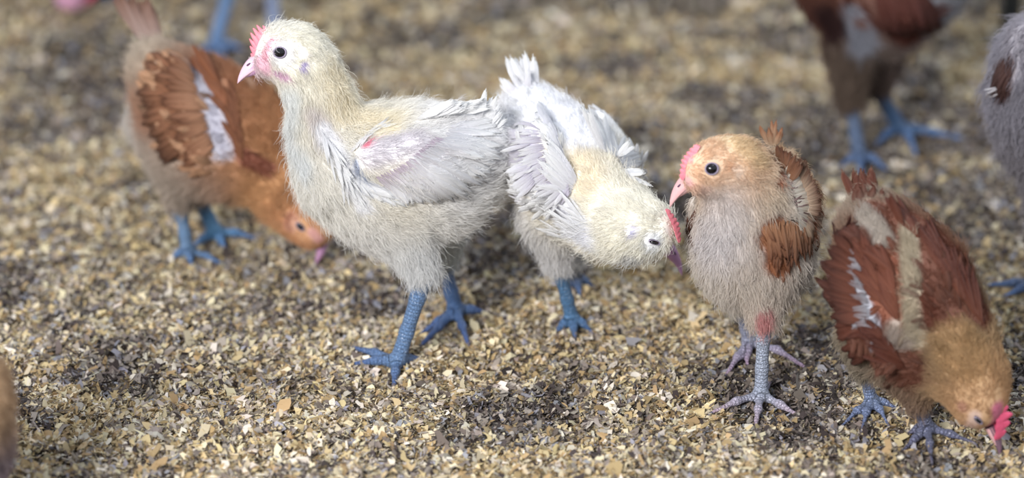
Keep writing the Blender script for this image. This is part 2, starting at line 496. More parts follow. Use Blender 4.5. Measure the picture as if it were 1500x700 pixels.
def feather_mesh(name, R, D, Nn, Ln, W, c0, c1, edge=None, curve=0.12, bow=None):
    """vanes with a raised shaft; R,D,Nn (n,3); Ln,W (n,); c0,c1 (n,3)"""
    bow = np.zeros(len(R)) if bow is None else bow
    n = len(R); us = np.array([0, .12, .3, .5, .7, .86, .96, 1.0]); vs_ = np.array([-1, -.5, 0, .5, 1])
    c0, c1 = coat(c0), coat(c1)
    if edge is not None: edge = coat(edge)
    D = norm(D); Nn = norm(Nn - D * (Nn * D).sum(1, keepdims=True)); Sd = np.cross(Nn, D)
    bend = rng.normal(0, 0.06, n)
    prof = np.array([.14, .5, .8, .95, .92, .72, .42, .06])
    K = len(us) * 5
    V = np.zeros((n, K, 3)); cols = np.zeros((n, K, 3)); uv = np.zeros((n, K, 2))
    for i, u in enumerate(us):
        for j, v in enumerate(vs_):
            w = prof[i] * (1 + rng.normal(0, 0.09, n) * (abs(v) > .6))
            uu = u - 0.10 * abs(v) * u + rng.normal(0, 0.018, n) * (abs(v) > .4)
            p = R + D * (uu * Ln)[:, None] + Sd * (v * w * W * .5 + bend * Ln * u * u)[:, None]
            p = p + Nn * ((0.16 * W * (1 - v * v) - curve * Ln * u * u + bow * 4 * u * (1 - u)))[:, None]
            V[:, i * 5 + j] = p
            cc = c0 * (1 - u) + c1 * u
            if edge is not None and (abs(v) > .8 or u > .9): cc = cc * 0.3 + edge * 0.7
            if j == 2: cc = cc * 0.75 + 0.25 * np.minimum(cc * 1.7 + .03, 1)
            cols[:, i * 5 + j] = cc
            uv[:, i * 5 + j] = (u, v)
    cells = np.array([[i * 5 + j, i * 5 + j + 1, (i + 1) * 5 + j + 1, (i + 1) * 5 + j] for i in range(len(us) - 1) for j in range(4)])
    F = (np.arange(n)[:, None, None] * K + cells[None]).reshape(-1, 4)
    me = np_mesh(name, V.reshape(-1, 3), F, M_FEATHER, np.clip(cols.reshape(-1, 3), 0, 1), uv.reshape(-1, 2))
    # barbs that stand free of the vane's edge
    nb = 26
    u = np.linspace(.18, 1.0, nb // 2); B, Rr, Cc = [], [], []
    for sgn in (-1, 1):
        for q in u:
            w = np.interp(q, us, prof)
            base = R + D * (q * 0.93 * Ln)[:, None] + Sd * (sgn * w * W * .38 + bend * Ln * q * q)[:, None] - Nn * (curve * Ln * q * q - 0.06 * W - bow * 4 * q * (1 - q))[:, None]
            ln = W * rng.uniform(.18, .42, n)
            dr = norm(D * (1.0 + q) + Sd * sgn * (1.15 - q) + Nn * rng.normal(0, .12, n)[:, None] + rng.normal(0, .12, (n, 3)))
            B.append(np.stack([base, base + dr * (ln * .5)[:, None], base + dr * ln[:, None] - Nn * (ln * .08)[:, None]], 1))
            Cc.append(np.clip((c0 * (1 - q) + c1 * q) * rng.uniform(.85, 1.1, (n, 1)), 0, 1))
    B = np.concatenate(B); Cc = np.concatenate(Cc)
    rad = np.tile(np.array([.00016, .00012, .00003]), (len(B), 1))
    return me, np_curves(name + '_fringe', B, rad, Cc, M_BARB)

def tube_mesh(bm_pts, rad, seg=10, name='tube', mat=None):
    pts = np.array(bm_pts); rad = np.array(rad); n = len(pts)
    T = norm(np.gradient(pts, axis=0)); ref = np.array([0, 0, 1.0]) if abs(T[0][2]) < .9 else np.array([1.0, 0, 0])
    A = norm(np.cross(T, ref)); B = np.cross(T, A)
    a = np.linspace(0, 2 * math.pi, seg, endpoint=False)
    V = pts[:, None] + rad[:, None, None] * (A[:, None] * np.cos(a)[None, :, None] + B[:, None] * np.sin(a)[None, :, None])
    i = np.arange(n - 1)[:, None] * seg; j = np.arange(seg)[None]; k = (j + 1) % seg
    F = np.stack([i + j, i + k, i + seg + k, i + seg + j], -1).reshape(-1, 4)
    return np_mesh(name, V.reshape(-1, 3), F, mat)

def ball(name, c, r, mat, ax=(1, 1, 1), seg=20, frame=None):
    th = np.linspace(0.02, math.pi - .02, seg // 2 + 1); ph = np.linspace(0, 2 * math.pi, seg, endpoint=False)
    T, Ph = np.meshgrid(th, ph, indexing='ij')
    v = np.stack([np.sin(T) * np.cos(Ph), np.sin(T) * np.sin(Ph), np.cos(T)], -1).reshape(-1, 3) * np.array(ax) * r
    if frame is not None: v = v @ np.array(frame)
    n = len(th); i = np.arange(n - 1)[:, None] * seg; j = np.arange(seg)[None]; k = (j + 1) % seg
    F = np.stack([i + j, i + seg + j, i + seg + k, i + k], -1).reshape(-1, 4)
    return np_mesh(name, v + np.array(c), F, mat)

def torus(name, c, nrm, R, r, mat, sx=1.0, ux=None):
    nrm = norm(np.array(nrm)); A = np.cross(nrm, [0, 0, 1.0]); A = norm(A) if ux is None else norm(np.array(ux) - nrm * np.dot(ux, nrm)); B = np.cross(nrm, A)
    a = np.linspace(0, 2 * math.pi, 28, endpoint=False); b = np.linspace(0, 2 * math.pi, 8, endpoint=False)
    V = [np.array(c) + A * math.cos(t) * (R + r * math.cos(q)) + B * math.sin(t) * sx * (R + r * math.cos(q)) + nrm * r * math.sin(q) for t in a for q in b]
    F = [[i * 8 + j, i * 8 + (j + 1) % 8, ((i + 1) % 28) * 8 + (j + 1) % 8, ((i + 1) % 28) * 8 + j] for i in range(28) for j in range(8)]
    return np_mesh(name, np.array(V), np.array(F), mat)

# ------------------------------------------------------------------ a pullet
def pullet(name, label, group, chains, legs, patches=(), lumps=(), rows=(), head=None, tail=(), down=60000, dlen=0.0065,
           dwid=0.00011, vs=0.0013, legcol=(74, 112, 168), legtip=None, kn=0.012, cat='chick', scatter=2200, claws=True, seed=1, fsize=1.0, tone=1.0):
    global rng, TONE
    TONE = tone
    rng = np.random.default_rng(seed)
    prims = []
    for ch in chains:
        pts = []
        for e in ch:
            x, y, g, r, c = e[:5]; off = e[5] if len(e) > 5 else 0
            p = P(x, y, g, off); pts.append((p, r * scale_at(p), lin(c)))
        for (a, ra, ca), (b, rb, cb) in zip(pts, pts[1:]):
            prims.append(Prim(a, ra, b, rb, kn, ca, cb, 'body'))
    cen = prims[0].a * 0
    for li, l in enumerate(lumps):                         # wings folded against the body
        pts = []
        for e in l['pts']:
            x, y, g, r, c = e[:5]; off = e[5] if len(e) > 5 else 0
            p = P(x, y, g, off); pts.append((p, r * scale_at(p), lin(c)))
        for (a, ra, ca), (b, rb, cb) in zip(pts, pts[1:]):
            prims.append(Prim(a, ra, b, rb, 0.004, ca, cb, 'wing', feather=l.get('feather'))); prims[-1].wid = li
    clawlist = []
    for lg in legs:
        hp = P(*lg['hip'][:3]); hr = lg['hip'][3] * scale_at(hp)
        hk = P(*lg['hock'][:3]); kr = lg['hock'][3] * scale_at(hk)
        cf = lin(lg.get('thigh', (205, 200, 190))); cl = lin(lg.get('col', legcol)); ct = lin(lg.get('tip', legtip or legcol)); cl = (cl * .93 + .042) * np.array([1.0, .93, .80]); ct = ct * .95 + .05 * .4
        ft = G(*lg['foot']); sc = scale_at(ft); ft = ft + np.array([0, 0, H1(ft) + 0.0058])
        fr = lg.get('r', 10) * sc
        fk = hp * (1 - 0.93) + hk * 0.93; ff = hr * .07 + kr * .93
        prims.append(Prim(hp, hr, fk, kr * 1.35, 0.008, cf, cf, 'thigh'))
        u = 0
        sh = [(hk + (hp - hk) * .15, kr * .9), (hk, kr), (hk * .75 + ft * .25, fr * 0.98), (hk * .35 + ft * .65, fr * .9), (ft, fr * 1.02)]
        for (a, ra), (b, rb) in zip(sh, sh[1:]):
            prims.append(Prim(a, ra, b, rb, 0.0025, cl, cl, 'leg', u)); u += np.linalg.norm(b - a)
        for tx, ty in lg['toes']:
            e = G(tx, ty); e = e + np.array([0, 0, H1(e) + 0.0022]); m = ft * .5 + e * .5; m[2] = max(m[2], H1(m) + 0.0048) + .0006
            q1 = ft * .82 + m * .18
            for (a, ra, ca), (b, rb, cb) in zip([(q1, fr * .62, cl), (m, fr * .50, cl * .6 + ct * .4)], [(m, fr * .50, cl * .6 + ct * .4), (e, fr * .32, ct)]):
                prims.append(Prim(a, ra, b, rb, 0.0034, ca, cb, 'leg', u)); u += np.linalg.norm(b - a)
            d = norm(e - m); clawlist.append((e - d * fr * .1, e + d * fr * .55 + np.array([0, 0, -.0006]), e + d * fr * 1.0 + np.array([0, 0, -.0026]), fr * .24))
    V, Q = polish(prims, vs)
    # relax once or twice
    e = np.concatenate([Q[:, [0, 1]], Q[:, [1, 2]], Q[:, [2, 3]], Q[:, [3, 0]]])
    for _ in range(2):
        acc = np.zeros_like(V); cnt = np.zeros(len(V))
        for a, b in ((0, 1), (1, 0)):
            for k in range(3): acc[:, k] += np.bincount(e[:, a], V[e[:, b], k], len(V))
            cnt += np.bincount(e[:, a], minlength=len(V))
        V = V * .45 + .55 * acc / cnt[:, None]
    n_ = np.cross(V[Q[:, 2]] - V[Q[:, 0]], V[Q[:, 3]] - V[Q[:, 1]])
    VN = np.zeros_like(V)
    for k in range(4):
        for j in range(3): VN[:, j] += np.bincount(Q[:, k], n_[:, j], len(V))
    VN = norm(VN)
    if ((VN * (V - V.mean(0))).sum(1)).mean() < 0: VN = -VN; Q = Q[:, ::-1]
    bvh = BVHTree.FromPolygons([tuple(v) for v in V], [tuple(int(i) for i in q) for q in Q])
    midY = float(np.mean([p.a[1] for p in prims if p.kind == 'body']))
    def surf(x, y, ref=None):
        d = vdir(x, y); dn = d / np.linalg.norm(d)
        h = bvh.ray_cast(Vector(ORG), Vector(dn))
        if h[0] is not None: return np.array(h[0]), np.array(h[1])
        Y = midY if ref is None else ref[1]
        q = ORG + d * (Y / d[1])
        if ref is None:
            h = bvh.find_nearest(Vector(q)); return np.array(h[0]), np.array(h[1])
        return q, norm(-d)
    # per vertex: nearest primitives, flow and colour
    def field(X):
        W = np.zeros(len(X)); c = np.zeros((len(X), 3)); fl = np.zeros((len(X), 3)); c2 = np.zeros((len(X), 3)); W2 = np.zeros(len(X)); best = np.full(len(X), 9.); bi = np.zeros(len(X), int); bt = np.zeros(len(X))
        for i, p in enumerate(prims):
            d, t = p.dist(X)
            w = np.exp(-np.clip(d + .012, 0, 1) / (.0045 if p.kind in ('body', 'thigh') else .0016)) + 1e-12
            if p.kind == 'leg': w2 = np.exp(-np.clip(d + .003, 0, 1) / .0008) + 1e-15; c2 += w2[:, None] * (p.ca * (1 - t[:, None]) + p.cb * t[:, None]); W2 += w2
            else: c += w[:, None] * (p.ca * (1 - t[:, None]) + p.cb * t[:, None]); fl += w[:, None] * p.flow; W += w
            m = d < best; best[m] = d[m]; bi[m] = i; bt[m] = t[m]
        isl = np.array([p.kind == 'leg' for p in prims])[bi][:, None]
        return np.where(isl, c2 / np.maximum(W2, 1e-30)[:, None], c / W[:, None]), norm(fl), bi, bt
    col, flow, bi, bt = field(V)
    kinds = np.array([{'body': 0, 'thigh': 1, 'leg': 2, 'wing': 3}[p.kind] for p in prims])[bi]
    legm = (kinds == 2).astype(float)
    legu = np.array([p.u0 for p in prims])[bi] + bt * np.array([p.len for p in prims])[bi]
    bare = np.maximum(legm, (kinds == 3) * .7)
    fmask = np.array([1.0 if p.feather is not None else 0 for p in prims])[bi]
    fcol = np.array([lin(p.feather) if p.feather is not None else (0, 0, 0) for p in prims])[bi]
    warp = fbm(V, 130, 21 + seed, 3) - 0.5
    for pt in patches:
        pl = []
        for x, y in pt['p']:
            q, _n = surf(x, y); pl.append(q)
        r = pt['r'] * scale_at(pl[0])
        d = np.full(len(V), 9.)
        if len(pl) == 1: d = np.linalg.norm(V - pl[0], axis=1)
        for a, b in zip(pl, pl[1:]):
            t = np.clip(((V - a) @ (b - a)) / max((b - a) @ (b - a), 1e-9), 0, 1)
            d = np.minimum(d, np.linalg.norm(V - a - t[:, None] * (b - a), axis=1))
        d = d / r + warp * pt.get('ragged', 0.5)
        soft = pt.get('soft', .35)
        w = (1 - smooth(1 - soft, 1 + soft, d)) * pt.get('s', 1.0) * (1 - legm * (0 if pt.get('leg') else 1))
        col = col * (1 - w[:, None]) + lin(pt['c']) * w[:, None]
        if 'bare' in pt: bare = np.maximum(bare, w * pt['bare'])
        if 'feather' in pt:
            fmask = fmask * (1 - w) + w * pt['feather']; fcol = fcol * (1 - w[:, None]) + lin(pt['c']) * w[:, None]
    col = np.clip(col * (1 + 0.16 * (fbm(V, 220, 5 + seed, 2)[:, None] - .5)), 0, 1)
    col = np.where(legm[:, None] > .5, col, coat(col))
    feet = [p.b for p in prims if p.kind == 'leg']
    root = bpy.data.objects.new(name, None); C.objects.link(root)
    bc = np.mean([p.a for p in prims if p.kind == 'body'], 0)
    root.location = (bc[0], bc[1], 0.0)
    bpy.context.view_layer.update()
    root.empty_display_size = .02
    root['label'] = label; root['category'] = cat; root['group'] = group
    body = link('body', np_mesh('body', V, Q, M_BODY, col, floats={'leg': legm, 'legu': legu}), root)
    # ---- wing and tail rows
    groups = {}
    for rw in rows:
        n = rw['n']; A = polyline(rw['A'], n, .3); B = polyline(rw['B'], n, .3)
        R, T, NN = [], [], []
        for i, ((ax, ay), (bx, by)) in enumerate(zip(A, B)):
            ref = None
            if rw.get('g') is not None: ref = P(ax, ay, rw['g'], rw.get('off', 0))
            j = rng.normal(0, rw.get('jit', 3), 2)
            if ref is not None: a, na = ref, norm(-vdir(ax, ay) * .7 + np.array([0, 0, .5]))
            else: a, na = surf(ax, ay)
            if ref is not None:
                b = P(bx + j[0], by + j[1], rw.get('gb', rw['g']), rw.get('offb', rw.get('off', 0)) + rng.normal(0, .0015)); nb = na
            else: b, nb = surf(bx + j[0], by + j[1], a)
            if ref is None and abs(b[1] - a[1]) > .045: b = P(bx + j[0], by + j[1], 500, a[1] - G(750, 500)[1]) ; nb = na
            if np.dot(na, norm(ORG - a)) < 0: na = -na
            if np.dot(nb, norm(ORG - b)) < 0: nb = -nb
            R.append(a + na * (rw.get('la', .0006) + .00005 * i)); T.append(b + nb * (rw.get('lb', .003) * .75 + rng.uniform(0, .0008))); NN.append(na + nb)
        R, T, NN = np.array(R), np.array(T), norm(np.array(NN))
        D = T - R; Ln = np.linalg.norm(D, axis=1) * rng.uniform(.93, 1.08, n)
        W_ = rw['w'] * scale_at(R[0]) * rng.uniform(.85, 1.15, n)
        v_ = rng.uniform(.92, 1.05, (n, 1))
        c0 = np.clip(lin(rw['c0']) * v_, 0, 1); c1 = np.clip(lin(rw.get('c1', rw['c0'])) * v_, 0, 1)
        if rw.get('mask', .9) and rw.get('g') is None:
            for a, b, w_ in zip(R, T, W_):
                t = np.clip(((V - a) @ (b - a)) / max((b - a) @ (b - a), 1e-9), 0, 1)
                dd = np.linalg.norm(V - a - t[:, None] * (b - a), axis=1)
                bare = np.maximum(bare, rw.get('mask', .9) * (1 - smooth(.45, 1.0, dd / w_)) * (1 - .7 * smooth(.75, 1, t)))
        bow = np.zeros(n)
        if rw.get('g') is None:
            for i in range(n):
                for t in (.2, .35, .5, .65, .8):
                    q = R[i] * (1 - t) + T[i] * t
                    h = bvh.find_nearest(Vector(q)); hn = np.array(h[1]); need = .0012 - float((q - np.array(h[0])) @ hn)
                    bow[i] = max(bow[i], min(need, .012) / (4 * t * (1 - t)))
        groups.setdefault(rw.get('part', 'wing'), []).append((R, D, NN, Ln, W_, c0, c1, rw.get('edge'), bow, np.full(n, .12 if rw.get('g') else .02)))
    if head is not None:
        if 'comb' in head:
            for x, y, _h in polyline(head['comb']['p'], 8):
                q = P(x, y, head['comb']['g'], head['comb'].get('off', 0)); bare = np.maximum(bare, 1 - smooth(5, 12, np.linalg.norm(V - q, axis=1) / scale_at(q)))
        for ex in ('eye', 'eye2'):
            if ex in head:
                q, _n = surf(head[ex][0], head[ex][1]); bare = np.maximum(bare, 1 - smooth(1.1, 1.9, np.linalg.norm(V - q, axis=1) / (head[ex][2] * scale_at(q))))
    # ---- down
    A_ = V[Q[:, 0]]; areas = np.linalg.norm(n_, axis=1)
    pf = areas * (1 - bare[Q[:, 0]]) * np.where(kinds[Q[:, 0]] == 2, 0, 1)
    pf /= pf.sum()
    fi = rng.choice(len(Q), down, p=pf)
    uu, vv = rng.random((down, 1)), rng.random((down, 1))
    def bil(A): return (A[Q[fi, 0]] * (1 - uu) + A[Q[fi, 1]] * uu) * (1 - vv) + (A[Q[fi, 3]] * (1 - uu) + A[Q[fi, 2]] * uu) * vv
    R0 = bil(V); NN = norm(bil(VN)); FL = norm(bil(flow)); CC = bil(col)
    FL = norm(FL - NN * (FL * NN).sum(1, keepdims=True) * .8 + np.array([0, 0, -.22]))
    ln = dlen * rng.uniform(.45, 1.25, down)
    if head is not None:
        hc, hr = P(*head['c'][:3]), head['c'][3] * scale_at(P(*head['c'][:3]))
        dh = np.linalg.norm(R0 - hc, axis=1) / hr
        ln *= .38 + .62 * smooth(.9, 2.0, dh)
    ln = np.where(rng.random(down) < .10, ln * 1.8, ln)
    ln *= 1 - .6 * bil(fmask[:, None])[:, 0]
    clump = norm(np.stack([fbm(R0, 170, 90 + k + seed, 2) - .5 for k in range(3)], 1)) * .28
    d0 = norm(NN * .75 + FL * .8 + clump + rng.normal(0, .22, (down, 3)))
    d1 = norm(NN * .30 + FL * 1.0 + clump * 1.3 + rng.normal(0, .30, (down, 3)))
    d2 = norm(NN * .12 + FL * 1.0 + clump * 1.6 + rng.normal(0, .45, (down, 3)))
    l3 = (ln / 3)[:, None]
    p1 = R0 - NN * .0004; p2 = p1 + d0 * l3; p3 = p2 + d1 * l3; p4 = p3 + d2 * l3
    rad = np.tile(np.array([1.0, .95, .7, .15]) * dwid, (down, 1))
    CC = np.clip(CC * rng.uniform(.82, 1.16, (down, 1)), 0, 1)
    link('down', np_curves('down', np.stack([p1, p2, p3, p4], 1), rad, CC, M_DOWN), root)
    # ---- small body feathers
    wid = np.array([p.wid for p in prims])[bi]
    for w_id in np.unique(wid):
        sel = (wid == w_id) * fmask
        if not scatter or sel.max() < .05: continue
        pf = areas * sel[Q[:, 0]]; tot = pf.sum() / areas.sum(); k = int(scatter * min(1, tot * 2.2)); pf /= pf.sum()
        if k < 12: continue
        fi = rng.choice(len(Q), k, p=pf); uu, vv = rng.random((k, 1)), rng.random((k, 1))
        R0 = bil(V); NN = norm(bil(VN)); FL = norm(bil(flow)); cc = bil(fcol)
        FL = norm(FL - NN * (FL * NN).sum(1, keepdims=True) + rng.normal(0, .16, (k, 3)) + np.array([0, 0, -.25]))
        D = norm(FL + NN * .07)
        L_ = .0095 * fsize * rng.uniform(.6, 1.3, k); W_ = L_ * rng.uniform(.26, .42, k)
        v_ = rng.uniform(.8, 1.15, (k, 1)); nm = 'body_plumage' if w_id < 0 else 'wing_plumage'
        me, cu = feather_mesh(nm, R0 - NN * .0006, D, NN, L_, W_, np.clip(cc * v_ * .92, 0, 1), np.clip(cc * v_ * 1.05, 0, 1), curve=.16)
        fo = link(nm, me, root); fr_ = link('barb_fringe', cu, None); fr_.parent = fo
    for part, gl in groups.items():
        cat_ = lambda k: np.concatenate([g_[k] for g_ in gl])
        edge = None
        if any(g_[7] is not None for g_ in gl):
            edge = np.concatenate([np.tile(lin(g_[7]), (len(g_[0]), 1)) if g_[7] is not None else g_[6] for g_ in gl])
        me, cu = feather_mesh(part, cat_(0), cat_(1), cat_(2), cat_(3), cat_(4), cat_(5), cat_(6), edge, curve=cat_(9), bow=cat_(8))
        pn = part.rstrip('0123456789')
        fo = link(pn, me, root); f2 = link('barb_fringe', cu, None); f2.parent = fo
    # ---- head
    if head is not None:
        h = head
        for ex in ('eye', 'eye2'):
            if ex not in h: continue
            x, y, r = h[ex][:3]; sx = h[ex][3] if len(h[ex]) > 3 else 1.0; ang = h[ex][4] if len(h[ex]) > 4 else 0
            q, n = surf(x, y)
            if np.dot(n, ORG - q) < 0: n = -n
            r = r * scale_at(q)
            ux = RT * math.cos(ang) - UP * math.sin(ang); ux = norm(ux - n * np.dot(ux, n)); vx = np.cross(n, ux)
            eye = link('eye', ball('eye', q - n * r * .22, r, M_EYE, (1, sx, 1), frame=[ux, vx, n]), root)
            link('eyelid', torus('eyelid', q + n * r * .30, n, r * 1.0, r * .13, h.get('lid', M_LID), sx, ux), None).parent = eye
        if 'beak' in h:
            bk = h['beak']; b0 = P(*bk['base'][:3]); b1 = P(*bk['tip'][:3]); s = scale_at(b0)
            up = bk['up']; u0 = RT * up[0] - UP * up[1]
            d = norm(b1 - b0); u0 = norm(u0 - d * np.dot(u0, d)); sd = np.cross(d, u0); Lb = np.linalg.norm(b1 - b0); hh = bk['h'] * s; ww = bk['w'] * s
            ts = np.linspace(-.25, 1, 16)
            def mandible(nm, sign, mat, length, hscale, hook):
                Vv = []; seg = 14
                for t in ts:
                    tt = max(t, 0); pr = max(1 - tt ** 1.5, 0.0) ** .8 + .02
                    cpt = b0 + d * Lb * length * t - u0 * hook * hh * tt ** 2.5 - u0 * sign * hh * .10
                    for a in np.linspace(0, 2 * math.pi, seg, endpoint=False):
                        ca, sa = math.cos(a), math.sin(a)
                        vert = (sa * hh * pr * hscale) if sa * sign > 0 else sa * hh * .12 * pr
                        Vv.append(cpt + sd * ca * ww * pr + u0 * vert)
                m_ = len(ts); i = np.arange(m_ - 1)[:, None] * seg; j = np.arange(seg)[None]; k = (j + 1) % seg
                F_ = np.stack([i + j, i + k, i + seg + k, i + seg + j], -1).reshape(-1, 4)
                cap = np.array([[(m_ - 1) * seg + q_, (m_ - 1) * seg + (q_ + 1) % seg, (m_ - 1) * seg + (q_ + 7) % seg, (m_ - 1) * seg + (q_ + 6) % seg] for q_ in range(0, 7)])
                return np_mesh(nm, np.array(Vv), np.vstack([F_, cap]), mat)
            bm_ = bk.get('mat', M_BEAK)
            up_ = link('beak', mandible('beak', 1, bm_, 1.0, 1.0, bk.get('hook', .35)), root)
            lo_ = link('lower_beak', mandible('lower_beak', -1, bk.get('mat2', bm_), .86, .55, .1), None); lo_.parent = up_
            for sg in (-1, 1):
                c_ = b0 + d * Lb * .22 + u0 * hh * .42 + sd * sg * ww * .72
                link('nostril', ball('nostril', c_, hh * .13, M_NOS, (1.6, .7, .7), 10, [d, u0, sd]), None).parent = up_
        if 'comb' in h:
            cb = h['comb']; g = cb['g']
            base = polyline([(x, y, hh_) for x, y, hh_ in cb['p']], 60)
            nt_ = cb.get('teeth', 7); up = cb['up']
            th = cb.get('t', 4)
            V_, F_ = [], []
            for i, (x, y, hh_) in enumerate(base):
                q = P(x, y, g, cb.get('off', 0)); s = scale_at(q)
                t = i / 59; saw = abs(math.sin(math.pi * nt_ * t)) ** .8
                env = math.sin(math.pi * min(max(t * .94 + .04, 0), 1)) ** .5
                hgt = hh_ * s * env * (.42 + .58 * saw); u = norm(RT * up[0] - UP * up[1])
                lean = RT * cb.get('lean', (0, 0))[0] - UP * cb.get('lean', (0, 0))[1]
                tw = th * s * .5
                across = norm(np.cross(u, P(base[min(i + 1, 59)][0], base[min(i + 1, 59)][1], g) - P(base[max(i - 1, 0)][0], base[max(i - 1, 0)][1], g)))
                if 'across' in cb: across = norm(np.array(cb['across']))
                for lv, wv in ((-.5, 1.5), (0, 1.25), (.35, .9), (.7, .6), (.93, .4), (1.0, .12)):
                    cpt = q + (u + lean * lv * .3) * hgt * lv if lv > 0 else q + u * lv * hh_ * s
                    V_.append(cpt + across * tw * wv * env); V_.append(cpt - across * tw * wv * env)
            K = 12
            for i in range(59):
                a, b = i * K, (i + 1) * K
                for j in range(5):
                    F_.append([a + 2 * j, b + 2 * j, b + 2 * j + 2, a + 2 * j + 2]); F_.append([a + 2 * j + 1, a + 2 * j + 3, b + 2 * j + 3, b + 2 * j + 1])
                F_.append([a + 10, b + 10, b + 11, a + 11])
            for a in (0, 59 * K):
                for j in range(5): F_.append([a + 2 * j, a + 2 * j + 2, a + 2 * j + 3, a + 2 * j + 1])
            link('comb', np_mesh('comb', np.array(V_), np.array(F_), cb.get('mat', M_COMB)), root)
    if claws:
        for a, b, c, r in clawlist:
            link('claw', tube_mesh([a, (a + b) / 2 + [0, 0, .0003], b, (b + c) / 2, c], [r, r * .95, r * .7, r * .4, r * .08], 8, 'claw', M_CLAW), root)
    return root

WHT, CRM = (244, 243, 245), (240, 234, 220)

